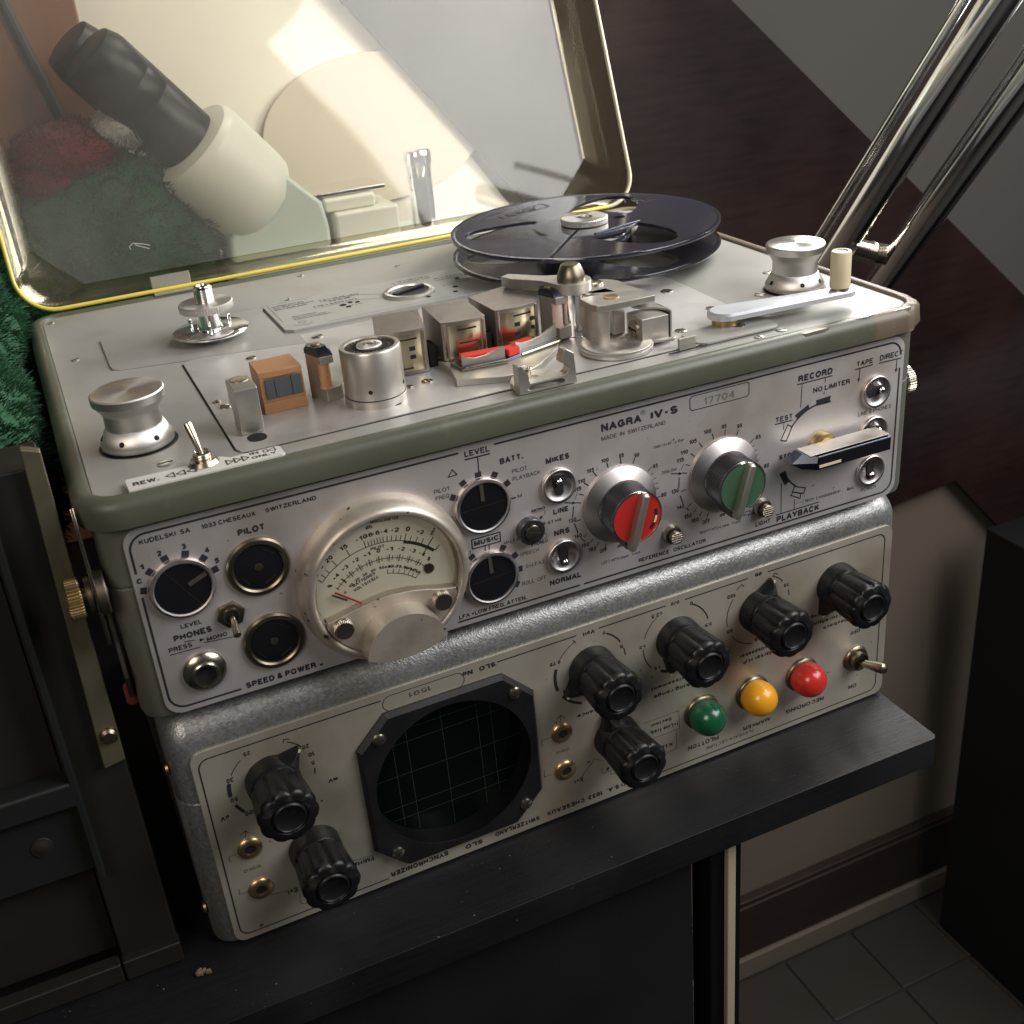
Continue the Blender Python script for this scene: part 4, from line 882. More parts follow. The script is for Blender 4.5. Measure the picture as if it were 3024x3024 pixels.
# rewind crank
def capsule(ax, ay, ra, bx, by, rb):
    d = math.atan2(by-ay, bx-ax); return [(ax+ra*cos(d+pi/2+pi*k/14), ay+ra*sin(d+pi/2+pi*k/14)) for k in range(15)]+[(bx+rb*cos(d-pi/2+pi*k/14), by+rb*sin(d-pi/2+pi*k/14)) for k in range(15)]
b = MB(); b.lathe([(5.2, 80.9), (5.2, 84.2)], (239, 25.6, 0), 'z', 36); cr = b.build('crank', 'brass', REC)
b = MB(); O = capsule(239, 25.6, 7, 292, 19.0, 4.0); I = capsule(239.2, 25.6, 6.0, 291.8, 19.0, 3.0)
b.loops([[(x, y, 84.2) for x, y in O], [(x, y, 86.0) for x, y in O], [(x, y, 86.9) for x, y in I]]); b.build('crank_arm', 'white_arm', cr)
b = MB(); b.lathe([(3.7, 86.6), (3.7, 88)], (289.6, 19.4, 0), 'z', 28); b.build('ferrule', 'nickel', cr)
b = MB(); b.lathe([(4.0, 88), (4.1, 89), (4.1, 102.0), (3.8, 102.6), (2.8, 102.7), (2.6, 102.0)], (289.6, 19.4, 0), 'z', 32); b.build('crank_handle', 'cream_knob', cr)
b = MB(); b.lathe([(2.6, 102), (2.4, 102.25)], (289.6, 19.4, 0), 'z', 24); b.build('handle_screw', 'darknickel', cr)

# ------------------------------------------------------------------ recorder front panel
b = MB(); b.plate(rrect(-1.7, 308.0, -2.3, 69.2, 6, 10), [], -.0, 1.2, 'xz'); FP = b.build('front_panel', 'panel', REC, bevel=.2)
def frame_line(x0, x1, z0, z1, r, w, gaps, y=-.06):
    b = MB(); P = rrect(x0, x1, z0, z1, r, 8); P = P+[P[0]]; out = []
    for a, c in zip(P, P[1:]):
        n = max(1, int(math.hypot(c[0]-a[0], c[1]-a[1])/.7))
        for k in range(n):
            p = (a[0]+(c[0]-a[0])*k/n, a[1]+(c[1]-a[1])*k/n); q = (a[0]+(c[0]-a[0])*(k+1)/n, a[1]+(c[1]-a[1])*(k+1)/n); m_ = ((p[0]+q[0])/2, (p[1]+q[1])/2)
            if any(g[0] <= m_[0] <= g[1] and g[2] <= m_[1] <= g[3] for g in gaps): continue
            b.strip([p, q], w, y)
    return b
b = frame_line(0, 306, 0, 67, 5.5, .75, [(112.6, 127, 66, 68), (-1, 1, 44.5, 54), (23.5, 52.5, -1, 1), (305, 307, 55.5, 61.5), (156.4, 158, -1, 1), (53, 106, -1, 1)])
for P, w in LN_R: b.strip(P, w, -.06)
for P, w in PG_R:
    if w > 0: b.strip(P, w, -.06)
    else: b.add([(x, -.06, z) for x, z in P], [tuple(range(len(P)))])
b.strip(circ(268, 30.3, 18.8, 22, 78, 141), .7, -.06)
b.strip(circ(268, 30.3, 19.0, 10, 204, 232), .7, -.06)
b.strip([(206.6, 68), (206.6, 61.4), (207.4, 60.2), (232, 60.2), (233, 61), (233, 65.4), (232.2, 66), (207.6, 66), (206.6, 65)][1:]+[(206.6, 61.4)], .35, -.06)
for cx, dz in ((174.7, 0), (220.7, 0)):      # level scale ticks
    for t, l, w in ((-6, 1.6, .35), (6, 1, .3), (14, 1, .3), (22, 1, .3), (30, 1, .3), (38, 2.2, .35), (66, 2.2, .4), (85, 2.2, .4), (103, 2.2, .45), (122, 2.4, .45), (138, 2.2, .45), (152, 1.8, .4), (163, 2, .45), (187, 2, .4), (212, 1.8, .35), (225, 1.8, .35), (236, 1.8, .35), (248, 2.4, .35)):
        t = radians(t); b.strip([(cx+16.6*cos(t), 30+16.6*sin(t)), (cx+(16.6+l)*cos(t), 30+(16.6+l)*sin(t))], w, -.06)
for a in ((298.9, -.9), ): pass
for (x, z) in ((152.9, 36.75), (198.6, 36.5)): pass
def arrow(b, x, z, dx, dz, s):
    n = (-dz, dx); b.add([(x, -.06, z), (x-dx*s*1.8+n[0]*s*.7, -.06, z-dz*s*1.8+n[1]*s*.7), (x-dx*s*1.8-n[0]*s*.7, -.06, z-dz*s*1.8-n[1]*s*.7)], [(0, 1, 2)])
arrow(b, 157.0, 35.3, .95, -.3, 1); arrow(b, 202.9, 35.1, .95, -.3, 1); arrow(b, 285.5, 53.6, 0, -1, 1); arrow(b, 304.3, 53.6, 0, -1, 1); arrow(b, 16, 23.6, 1, 0, 1)
def block(b, cx, cz, r, deg, w=2.4, h=2.1):
    t = radians(deg); d = (cos(t), sin(t)); n = (-d[1], d[0]); x, z = cx+r*d[0], cz+r*d[1]
    b.add([(x+d[0]*h/2*s+n[0]*w/2*q, -.06, z+d[1]*h/2*s+n[1]*w/2*q) for s, q in ((-1, -1), (1, -1), (1, 1), (-1, 1))], [(0, 1, 2, 3)])
for t in (169, 136, 105, 73, 43, 15): block(b, 12.7, 44.9, 12.0, t)
for t in (151, 121, 91, 60, 29): block(b, 119.6, 45, 12.0, t)
for t in (122, 60, 29, -2, -32): block(b, 120.1, 15.2, 12.0, t)
for t in (32, 4, -22): block(b, 137, 30.2, 6.2, t, 1, 1.1)
PRN = b.build('printed_lines', 'print', FP, smooth=0)
b = MB(); b2 = MB()
for s, x0, z, x1, cap, bd in TXT_R:
    if s.startswith('LFA'): z, cap = 1.0, 1.75
    if s == '17704': continue
    text(b if bd >= 0 else b2, s, x0, z, x1, cap, bd)
b.build('printed_lettering', 'print', FP, smooth=0)['kind'] = 'stuff'
P = circ(186.4, 64.6, .95, 16); b2.strip(P+P[:1], .15, -.06); b2.build('small_lettering', 'print_thin', FP, smooth=0)['kind'] = 'stuff'
b = MB(); text(b, '17704', 212.6, 61.2, 226.5, 2.9, -1, y=-.05); b.build('stamped_number', 'alu_matt', FP, smooth=0)
# rotary selectors: aluminium ring round a black slotted disc
def selector(cx, cz, cut, idx, name='rotary_selector'):
    b = MB(); b.lathe([(10.9, -.2), (10.9, 1.2), (10.5, 1.9), (9.7, 2.2), (9.2, 1.9), (9.1, .3)], (cx, 0, cz), 'y', 56); s = b.build(name, 'alu_y', FP)
    b = MB(); b.lathe([(9.15, 0), (9.15, 1.3), (.2, 1.3)], (cx, 0, cz), 'y', 48); d = b.build('disc', 'gloss_black', s)
    R_ = lambda a, l=0: Matrix.Translation((cx, 0, cz)) @ Matrix.Rotation(-radians(a), 4, 'Y')
    b = MB(); b.box(-9, 9, -1.42, -1.2, -.14, .14, R_(cut)); b.build('seam', 'darknickel', s)
    b = MB(); b.box(2.2, 8.9, -1.6, -1.25, -.7, .7, R_(idx)); b.build('index_mark', 'headcase', s)
selector(12.9, 44.9, 122, 22); selector(119.7, 44.9, 2, 91); selector(120.3, 15.1, 3, 92)
def socket(cx, cz):
    b = MB(); b.lathe([(10.8, -.2), (10.8, .8), (10.2, 1.5), (8.9, 1.7), (8.3, 1.2), (8.2, .2)], (cx, 0, cz), 'y', 56); s = b.build('pilot_socket', 'darknickel', FP)
    b = MB(); b.lathe([(8.3, 0), (8.3, .7), (7.6, .9), (.2, .9)], (cx, 0, cz), 'y', 48); b.build('socket_insert', 'gloss_black', s)
    b = MB(); b.lathe([(1.5, .8), (1.5, 1.1), (1.0, 1.3), (.2, 1.2)], (cx, 0, cz), 'y', 20); b.build('centre_pin', 'nickel', s)
    for t in (50, 215, 300):
        b = MB(); t = radians(t); m_ = Matrix.Translation((cx+6.4*cos(t), 0, cz+6.4*sin(t))) @ Matrix.Rotation(-t-pi/2, 4, 'Y'); b.box(-2.2, 2.2, -1.05, -.8, -.12, .12, m_); b.build('socket_slit', 'knurl', s)
socket(38.1, 44.9); socket(38.3, 15.4)
# headphone jack
b = MB(); b.lathe([(7.4, -.1), (7.4, 1.0), (6.6, 2.0), (4.9, 2.6), (4.7, 3.4), (4.3, 3.7), (3.5, 3.6), (3.3, 1)], (13.5, 0, 11.6), 'y', 40); j = b.build('headphone_jack', 'nickel', FP)
b = MB(); b.lathe([(3.4, .4), (3.4, 1.4)], (13.5, 0, 11.6), 'y', 28); b.build('jack_hole', 'hole', j)
# mini toggle with hex nut
b = MB(); b.lathe([(4.9, -.1), (4.9, 1.3), (4.4, 1.6), (3.2, 1.6)], (26.0, 0, 30.2), 'y', 6, rot=.2); tg = b.build('mono_toggle', 'darknickel', FP)
b = MB(); b.lathe([(2.9, 1.5), (2.9, 2.3), (2.3, 2.4), (2.2, 1.6)], (26.0, 0, 30.2), 'y', 28); b.build('collar', 'nickel', tg)
b = MB(); b.lathe([(2.2, 1.3), (2.2, 1.7)], (26, 0, 30.2), 'y', 20); b.build('collar_hole', 'hole', tg)
b = MB(); b.tube([(26, -1.5, 30.2), (26, -4, 29.6), (25.6, -10.2, 27.9), (25.6, -10.8, 27.7), (25.6, -11.1, 27.6)], [1.0, 1.0, 1.35, 1.25, .5], 16); b.build('lever', 'nickel', tg)
# modulometer
cx, cz = 79.8, 28.3
b = MB(); b.lathe([(31.6, 0), (31.4, 3.4), (30.6, 5.6), (29.4, 7.6), (28.6, 8.6), (27.9, 9.0), (27.2, 9.0), (26.6, 8.4), (26.3, 6.6), (25.6, 6.3), (25.4, 3.5)], (cx, 0, cz), 'y', 96); MT = b.build('level_meter', 'champagne', FP, smooth=50)
b = MB(); b.lathe([(25.7, 3.6), (25.7, 4.5), (.2, 4.5)], (cx, 0, cz), 'y', 64); dl = b.build('dial', 'dial', MT)
b = MB()
def arcl(ccx, ccz, r, a0, a1, w, n=40): b.strip(circ(ccx, ccz, r, n, a0, a1), w, -4.56)
def rad(ccx, ccz, r0, r1, a, w=.28): t = radians(a); b.strip([(ccx+r0*cos(t), ccz+r0*sin(t)), (ccx+r1*cos(t), ccz+r1*sin(t))], w, -4.56)
A = (78.3, 14.7); arcl(*A, 28.9, 44, 136, .28); arcl(*A, 28.4, 46, 70, 1.1)
for t in (136, 132, 128, 121, 110, 98, 95.6, 93.4, 91.4, 89.4, 87.4, 85.4, 82.6, 79.6, 76.4, 73.2, 70, 66, 61.5, 57): rad(*A, 28.9, 30.9 if t not in (98, 110, 121, 136, 70) else 31.6, t)
rad(*A, 26, 32.6, 51.5, .4); rad(*A, 28.9, 31, 44.5, .4)
Bc = (77.8, 15.8); arcl(*Bc, 21.5, 41, 137, .25)
for t in range(41, 138, 5): rad(*Bc, 20.6, 22.4, t, .2)
for t in (49, 59, 69, 79, 89, 98, 108, 118, 127): rad(*Bc, 20.3, 22.8, t, .35)
Cc_ = (77.1, 12.0); arcl(*Cc_, 19.4, 47, 80, .25)
for t in (47, 52, 57, 62, 68, 74, 80): rad(*Cc_, 19.4, 20.9, t, .25)
for s, c_, r, a, cap in (("20", A, 33, 121.5, 1.7), ("25", A, 33, 129, 1.6), ("15", A, 33, 110.5, 1.7), ("-10", A, 33, 98.5, 1.7), ("-8", A, 33, 94, 1.6), ("-6", A, 33, 89.5, 1.6), ("-4", A, 33, 84.5, 1.6), ("-2", A, 33, 77.5, 1.7), ("0", A, 33.4, 69.5, 1.9), ("+2", A, 33, 61, 1.6), ("MAX", A, 34.5, 53.5, 1.2),
    ("+4", Bc, 25, 128, 1.5), ("+3", Bc, 25, 118, 1.5), ("+2", Bc, 25, 108, 1.5), ("+1", Bc, 25, 98, 1.5), ("0", Bc, 25, 88.5, 1.6), ("-1", Bc, 25, 79, 1.5), ("-2", Bc, 25, 69, 1.5), ("-3", Bc, 25, 59, 1.5), ("-4", Bc, 25, 50, 1.5), ("%", Bc, 24.6, 42, 1.6), ("%", Bc, 24.6, 137, 1.6),
    ("0", Bc, 18.2, 136, 1), ("10", Bc, 18.2, 126, 1.1), ("20", Bc, 18.2, 117, 1.1), ("30", Bc, 18.2, 107, 1.1), ("40", Bc, 18.2, 97, 1.1), ("50", Bc, 18.2, 87, 1.1), ("60", Bc, 18.2, 77, 1.1), ("70", Bc, 18.2, 67, 1.1), ("80", Bc, 18.2, 58, 1.1), ("90", Bc, 18.2, 50, 1.1), ("100", Bc, 18.4, 42.5, 1.0),
    ("0.9", Cc_, 22, 80, .9), ("1.0", Cc_, 22, 73, .9), ("1.1", Cc_, 22, 66, .9), ("1.2", Cc_, 22, 60, .9), ("1.3", Cc_, 22, 54.5, .9), ("1.4", Cc_, 22, 49, .9), ("PILOT", (78.3, 14.7), 27.4, 90, 1.2), ("db", A, 36.0, 93, 1.5), ("MODULOMETER", A, 37.2, 84, 1.1), ("BATTERIES", (77.5, 14), 18.3, 108, 1.2), ("VOLTS/CELL", (77.5, 14), 16.4, 108, 1.2)):
    t = radians(a); x, z = c_[0]+r*cos(t), c_[1]+r*sin(t); w = len(s)*cap*.82; up = (cos(t), sin(t)); rt = (sin(t), -cos(t))
    if s == 'MAX': up, rt = (-rt[0], -rt[1]), up
    text(b, s, 0, 0, w, cap, 0, place=lambda u, v, x=x, z=z, w=w, rt=rt, up=up, cap=cap: (x+rt[0]*(u-w/2)+up[0]*(v-cap/2), -4.56, z+rt[1]*(u-w/2)+up[1]*(v-cap/2)))
b.build('dial_lettering', 'dialprint', dl, smooth=0)
b = MB(); b.lathe([(1.9, 4.5), (1.9, 5.0), (.2, 5.1)], (95.6, 0, 28.6), 'y', 20); b.build('dial_screw', 'darknickel', dl)
b = MB(); b.box(-12.5, 0, -6.1, -5.8, -.3, .3, Matrix.Translation((70.5, 0, 22.4)) @ Matrix.Rotation(radians(39), 4, 'Y')); b.build('needle', 'needle', MT)
b = MB(); b.box(-14, -8, -6.6, -6.3, -.35, .35, Matrix.Translation((71, 0, 21.6)) @ Matrix.Rotation(radians(36), 4, 'Y')); b.build('needle', 'green', MT)
# lower strap of the meter, following the circle below and a shallow arch above
TOP = [(103.4, 20.2), (99, 20.9), (93, 22.6), (87, 23.9), (80, 24.6), (73, 24.0), (66, 22.6), (60, 21.2), (56.2, 20.6)]
a0 = math.degrees(math.atan2(20.6-cz, 56.2-cx))+360; a1 = math.degrees(math.atan2(20.2-cz, 103.4-cx))+360
arc = circ(cx, cz, 26.1, 30, a0, a1)
b = MB(); b.plate(TOP+arc[1:-1], [], -8.6, -4.0, 'xz'); b.build('meter_strap', 'champagne', MT, bevel=.4)
a0 = math.degrees(math.atan2(20.2-cz, 103.4-cx)); a1 = 180-math.degrees(math.atan2(20.6-cz, -(56.2-cx)))
b = MB(); b.plate(circ(cx, cz, 25.9, 40, -17, 197)+[p for p in reversed(TOP)][:], [], -7.9, -7.5, 'xz'); b.build('meter_glass', 'glass', MT)
c2 = circ(80.8, 5.8, 15, 40, 9, 176)
low = circ(79.6, 38.6, 34.8, 20, 246.5, 298)[1:-1]
low = [p for p in low if c2[-1][0] < p[0] < c2[0][0]]
b = MB(); b.plate(c2+low, [], -17.6, -8.4, 'xz'); b.build('meter_boss', 'champagne', MT, bevel=.5)
for x, z in ((60.9, 17.9), (97.3, 17.6)):
    b = MB(); b.lathe([(3.6, 8.4), (3.6, 11.3), (3.2, 11.9), (.2, 11.9)], (x, 0, z), 'y', 72, mod=lambda i, r, h: 1-(.05 if i % 2 and r > 3.5 else 0)); s = b.build('meter_screw', 'nickel', MT)
    b = MB(); b.box(-3.2, 3.2, -12.05, -11.5, -.35, .35, Matrix.Translation((x, 0, z)) @ Matrix.Rotation(radians(-28), 4, 'Y')); b.build('slot', 'hole', s)
# recessed toggles
def cup_toggle(cx, cz, ang, pos, R_=7.0, name='cup_toggle', slot=True):
    b = MB(); b.lathe([(R_, -.1), (R_, 1.3), (R_-.35, 1.75), (R_-1.1, 1.8), (R_-1.5, 1.5), (R_-3.0, .5), (.2, .25)], (cx, 0, cz), 'y', 48); t = b.build(name, 'alu_y', FP, smooth=50)
    d = (cos(radians(ang)), sin(radians(ang)))
    P = capsule(cx-d[0]*2.3, cz-d[1]*2.3, 1.75, cx+d[0]*2.3, cz+d[1]*2.3, 1.75)
    b = MB(); b.plate(P, [], -.75, -.1, 'xz'); b.build('slot', 'hole', t)
    q = (cx+d[0]*pos*2.6, cz+d[1]*pos*2.6)
    b = MB(); b.tube([(q[0], -.5, q[1]), (q[0], -1.2, q[1]), (q[0], -1.9, q[1]), (q[0], -2.5, q[1]), (q[0], -2.8, q[1])], [1.0, 1.35, 1.4, 1.0, .4], 16); b.build('lever', 'chrome', t)
cup_toggle(150, 44.7, 93, .75); cup_toggle(150.2, 15.1, 93, -.85)
cup_toggle(294, 48, 10, .9); cup_toggle(293.9, 30.3, 8, .9); cup_toggle(293.8, 12.7, 93, -.7)
# small stereo selector
b = MB(); b.lathe([(5.2, 0), (5.2, 3.0), (4.9, 3.4), (3.5, 3.6), (3.3, 3.2)], (137.0, 0, 30.2), 'y', 40); s = b.build('stereo_selector', 'knurl', FP)
b = MB(); b.lathe([(3.1, 3), (3.1, 4.0), (2.8, 4.2), (.2, 4.2)], (137.0, 0, 30.2), 'y', 30); b.build('selector_screw', 'nickel', s)
b = MB(); b.box(-2.9, 2.9, -4.35, -3.9, -.4, .4, Matrix.Translation((137, 0, 30.2)) @ Matrix.Rotation(radians(18), 4, 'Y')); b.build('slot', 'hole', s)
# level knobs
def level_knob(cx, cz, face, small):
    b = MB(); b.lathe([(15.6, 0), (15.6, .9), (15.0, 1.3), (11.0, 3.4), (10.6, 3.6)], (cx, 0, cz), 'y', 72); k = b.build('level_knob', 'alu_y', FP)
    b = MB(); b.lathe([(10.6, 3.2), (10.5, 13.0), (10.35, 13.5)], (cx, 0, cz), 'y', 270, mod=lambda i, r, h: 1-(.03 if i % 3 == 0 else 0)); b.build('knurled_skirt', 'knurl', k, smooth=20)
    b = MB(); b.lathe([(10.4, 13.2), (10.5, 13.7), (9.9, 14.0), (9.8, 13.6)], (cx, 0, cz), 'y', 64); b.build('face_ring', 'chrome', k)
    b = MB(); b.lathe([(9.9, 13.2), (9.9, 13.75), (.2, 13.75)], (cx, 0, cz), 'y', 64); b.build('coloured_face', face, k)
    mr = Matrix.Translation((cx, 0, cz)) @ Matrix.Rotation(-radians(-107), 4, 'Y')
    b = MB()
    def sec(x, h0, w): return [(x, -h0, -w), (x, -13.7, -w), (x, -13.7, w), (x, -h0, w)]
    O_ = [(-10.2, 1.0, 16.0), (-9.4, 1.45, 16.9), (9.6, 1.5, 17.2), (12.4, 1.1, 16.6), (13.0, .5, 15.8)]
    L = []
    for x, w, h in O_: L.append([(x, -h+.5, -w), (x, -h, -w+.5), (x, -h, w-.5), (x, -h+.5, w), (x, -13.4 if x < 10 else -11.5, w), (x, -13.4 if x < 10 else -11.5, -w)])
    b.loops(L); b.xform(mr); b.build('pointer_bar', 'alu_matt', k, smooth=30)
    b = MB(); b.plate([(10.2, -2.6), (13.2, -.9), (13.2, .9), (10.2, 2.6)], [], -13.2, -4.6, 'xz'); b.xform(mr); b.build('pointer_nose', 'knurl', k, bevel=.3)
    if small:
        b = MB(); b.plate([(cx+r*cos(radians(t)), cz+r*sin(radians(t))) for r, ts in ((8.6, range(-48, 13, 6)), (7.3, range(12, -49, -6))) for t in ts], [], -13.95, -13.7, 'xz'); b.build('face_slot', 'hole', k)
        b = MB(); b.plate([(cx+r*cos(radians(t)), cz+r*sin(radians(t))) for r, ts in ((8.4, range(-28, -5, 4)), (7.5, range(-8, -29, -4))) for t in ts], [], -14.02, -13.9, 'xz'); b.build('slot_marker', 'cream_knob', k)
level_knob(175, 30, 'red', True); level_knob(221.3, 30, 'green', False)
# push buttons with ribbed caps
for x, z in ((197.3, 10.4), (239.8, 10.2)):
    b = MB(); b.lathe([(4.1, 0), (4.1, .8), (3.6, 1.9), (3.0, 2.1), (2.8, 1.5)], (x, 0, z), 'y', 40); pb = b.build('push_button', 'nickel', FP)
    b = MB(); b.lathe([(2.7, 1), (2.7, 4.4), (2.5, 4.6)], (x, 0, z), 'y', 30); c_ = b.build('button_cap', 'darknickel', pb)
    b = MB()
    for k in range(-2, 3): w = math.sqrt(max(.1, 6.2-(k*.98)**2)); b.box(x-w, x+w, -5.0, -4.5, z+k*.98-.27, z+k*.98+.27)
    b.build('button_ribs', 'chrome', c_, smooth=0)
# main function lever
b = MB(); b.lathe([(6.4, 0), (6.4, 1.4), (5.8, 2.6), (4.6, 3.0), (4.4, 3.4)], (268, 0, 30.3), 'y', 40); fl = b.build('function_switch', 'brass', FP)
b = MB(); b.plate([(247.4, 30.4), (253.0, 33.7), (292.2, 33.7), (292.6, 33.3), (292.6, 27.2), (292.2, 26.8), (253.0, 26.8)], [], -8.2, -3.1, 'xz')
b.loops([[(247.4, -8.2, 30.4), (253, -8.2, 33.7), (292.6, -8.2, 33.7), (292.6, -8.2, 26.8), (253, -8.2, 26.8)], [(256.6, -13.0, 30.3), (257.0, -13.0, 33.1), (292.6, -13.0, 33.1), (292.6, -13.0, 27.2), (257.0, -13.0, 27.2)]]); lv = b.build('lever_block', 'steel', fl, smooth=20, bevel=.15)
b = MB(); b.box(253.6, 292.4, -12.2, -3.3, 33.66, 33.95); b.build('lever_top_face', 'alu_matt', fl, bevel=.1)
b = MB(); b.box(257.2, 292.4, -13.25, -12.9, 27.4, 32.9); b.build('lever_front_face', 'gloss_black', fl, bevel=.08)
b = MB(); b.box(257.3, 267.8, -13.45, -13.2, 28.3, 29.4); b.build('index_inlay', 'cream_knob', fl)
# side fittings for the carrying strap
b = MB(); b.tube([(-9.4, 3.5, 49), (-18, 3.5, 49)], 2.6, 24); sf = b.build('strap_fitting', 'darknickel', REC)
b = MB()
for x0, x1, r in ((-16.0, -14.0, 6.2), (-13.4, -9.8, 7.4)):
    m_ = Matrix.Translation((x0, 3.5, 49)) @ Matrix.Rotation(radians(90), 4, 'Y'); bb = MB(); bb.lathe([(r-.4, 0), (r, .5), (r, x1-x0-.5), (r-.4, x1-x0)], (0, 0, 0), 'z', 40); bb.xform(m_); b.add(bb.v, bb.f)
b.build('washer', 'darknickel', sf)
bb = MB(); bb.lathe([(6.2, 0), (6.9, .6), (6.9, 4.2), (6.2, 4.8)], (0, 0, 0), 'z', 120, mod=lambda i, r, h: 1-(.05 if i % 3 == 0 and r > 6.5 else 0)); bb.xform(Matrix.Translation((-22.2, 3.5, 49)) @ Matrix.Rotation(radians(90), 4, 'Y')); bb.build('knurled_thumbscrew', 'brass', sf, smooth=20)
b = MB(); b.plate([(-2, 54), (0, 74), (3, 80), (6, 76), (6, 66), (11, 58), (13, 50), (12, 38), (8, 32), (2, 30), (-2, 36)], [], -14, -12.8, 'yz'); b.build('strap_hook', 'nickel', sf, bevel=.3)
b = MB(); b.plate([(8, 40), (2, 16), (6, 6), (18, 6), (20, 20)], [], -12, -10.4, 'yz'); b.build('strap_tongue', 'darknickel', sf, bevel=.3)
b = MB(); b.tube([(-11, 10, 8), (-11, 12, 1)], 2.4, 12); b.build('red_tag', 'plush_red', sf)
bb = MB(); bb.lathe([(4.5, 0), (4.5, 1.2), (6.2, 1.6), (6.8, 2.2), (6.8, 5.4), (6.2, 6)], (0, 0, 0), 'z', 120, mod=lambda i, r, h: 1-(.05 if i % 3 == 0 and r > 6 else 0)); bb.xform(Matrix.Translation((315.4, 12, 43.2)) @ Matrix.Rotation(radians(90), 4, 'Y')); bb.build('strap_thumbscrew', 'nickel', REC, smooth=20)

# ------------------------------------------------------------------ transparent lid, hinged open
ph = radians(20)
LM = Matrix.Translation((0, 234, 84)) @ Matrix(((1, 0, 0, 0), (0, sin(ph), cos(ph), 0), (0, cos(ph), -sin(ph), 0), (0, 0, 0, 1)))   # (u, v, w) -> world
def lidring(x0, x1, v0, v1, r, w): return [tuple(LM @ Vector((x, v, w))) for x, v in rrect(x0, x1, v0, v1, r, 10)]
def cham(x0, x1, v0, v1, c, w, inset=0):
    P = []
    for (ax, av), (bx, bv) in (((x1, v1-c), (x1-c, v1)), ((x0+c, v1), (x0, v1-c)), ((x0, v0+c), (x0+c, v0)), ((x1-c, v0), (x1, v0+c))):
        for k in range(11): P.append((ax+(bx-ax)*k/10, av+(bv-av)*k/10))
    return [tuple(LM @ Vector((x, v, w))) for x, v in P]
# walls with thickness
b = MB(); b.loops([lidring(-13.2, 316.6, -.2, 240, 17, 0), lidring(-12.4, 315.8, .6, 239, 16.5, 3), cham(-1.5, 304.5, 11.5, 228, 19.5, 26.5)], cap0=False, cap1=False)
LID = b.build('lid', 'lid_side', REC, smooth=25, label='scuffed clear plastic lid, hinged open behind the deck')
so = LID.modifiers.new('thickness', 'SOLIDIFY'); so.thickness = .0016; so.offset = 1
b = MB(); A_, B_ = cham(-1.5, 304.5, 11.5, 228, 19.5, 26.5), cham(-1.3, 304.3, 11.7, 227.8, 19.5, 28.6)
b.loops([A_, B_]); b.build('lid_window', 'lid', LID, smooth=25)
# moulded edge where the flat window meets the walls
def ringtube(P, r, seg=8):
    P = [Vector(p) for p in P]; n = len(P); L = []; nn = (LM.to_3x3() @ Vector((0, 0, 1))).normalized()
    for i in range(n):
        d = (P[(i+1) % n]-P[i-1]).normalized(); a = nn; c = d.cross(a).normalized()
        L.append([P[i]+r*(a*cos(2*pi*k/seg)+c*sin(2*pi*k/seg)) for k in range(seg)])
    bb = MB(); vs = [v for l in L for v in l]; fs = []
    for i in range(n):
        for k in range(seg): j = (i+1) % n; m = (k+1) % seg; fs.append((i*seg+k, i*seg+m, j*seg+m, j*seg+k))
    bb.add(vs, fs); return bb
rt = ringtube(lidring(-14, 317.4, -1.0, 240.8, 17.6, .5), 1.05)
for nm_, mt_, test in (('lid_seal', 'lid_rim', lambda c: c[0] < 300), ('lid_seal_refracted', 'lid_rim2', lambda c: c[0] >= 300)):
    bb = MB(); bb.v = rt.v; bb.f = [f for f in rt.f if test([sum(rt.v[i][k] for i in f)/4 for k in range(3)])]
    used = sorted({i for f in bb.f for i in f}); ix = {a: k for k, a in enumerate(used)}; bb.v = [rt.v[i] for i in used]; bb.f = [tuple(ix[i] for i in f) for f in bb.f]
    bb.build(nm_, mt_, LID, smooth=60)
for x0, x1 in ((47, 66), (255, 275)):
    b = MB(); b.plate([(x0, 230.5), (x1, 230.5), (x1, 236.5), (x0, 236.5)], [], 81.2, 82.2); b.box(x0, x1, 235.4, 237.0, 82.2, 89.5)
    b.build('lid_hinge', 'alu_matt', REC, bevel=.2)

for P_ in ([(44, 24.0), (43.6, 25.6), (46, 27.2), (47, 25.8), (50, 24.4), (53, 23.0)], [(46.6, 26.8), (50, 26), (53.6, 24.6)]):
    b = MB(); b.tube([tuple(LM @ Vector((u, v, 26.4))) for u, v in P_], .16, 6); b.build('scratch', 'plush_white', LID)
# ================================================================== tape reel on the right spindle
RX, RY = 243.0, 152.2
REEL = empty('tape_reel', (RX, RY, 85.4), 'empty smoky black plastic tape reel sitting on the right spindle', 'tape reel')
def pol(r, a): return (RX+r*cos(radians(a)), RY+r*sin(radians(a)))
def flange_holes(off):
    W = [(26, 201), (35, 192), (45, 184), (52, 177), (56.5, 171), (58.2, 166), (58, 161), (56, 156.5), (52.5, 152), (45, 145.5), (36, 137), (29, 129), (26.6, 128), (25.2, 132), (24.6, 145), (24.6, 158), (24.6, 175), (25, 190)]
    return [[pol(r, a+off+k*120) for r, a in reversed(W)] for k in (0, -1, -2)]
mk = circ(RX, RY, 64.5, 120)
slot_out = []
for x, y in mk:
    a = math.degrees(math.atan2(y-RY, x-RX))
    if -132.9 < a < -129.6: continue
    slot_out.append((x, y, a))
i0 = next(i for i in range(len(slot_out)) if slot_out[i-1][2] < -131 and slot_out[i][2] > -131)
so_ = slot_out[i0:]+slot_out[:i0]; outer = [(x, y) for x, y, a in so_]
d = Vector((cos(radians(-131.3)), sin(radians(-131.3)))); n = Vector((-d.y, d.x))
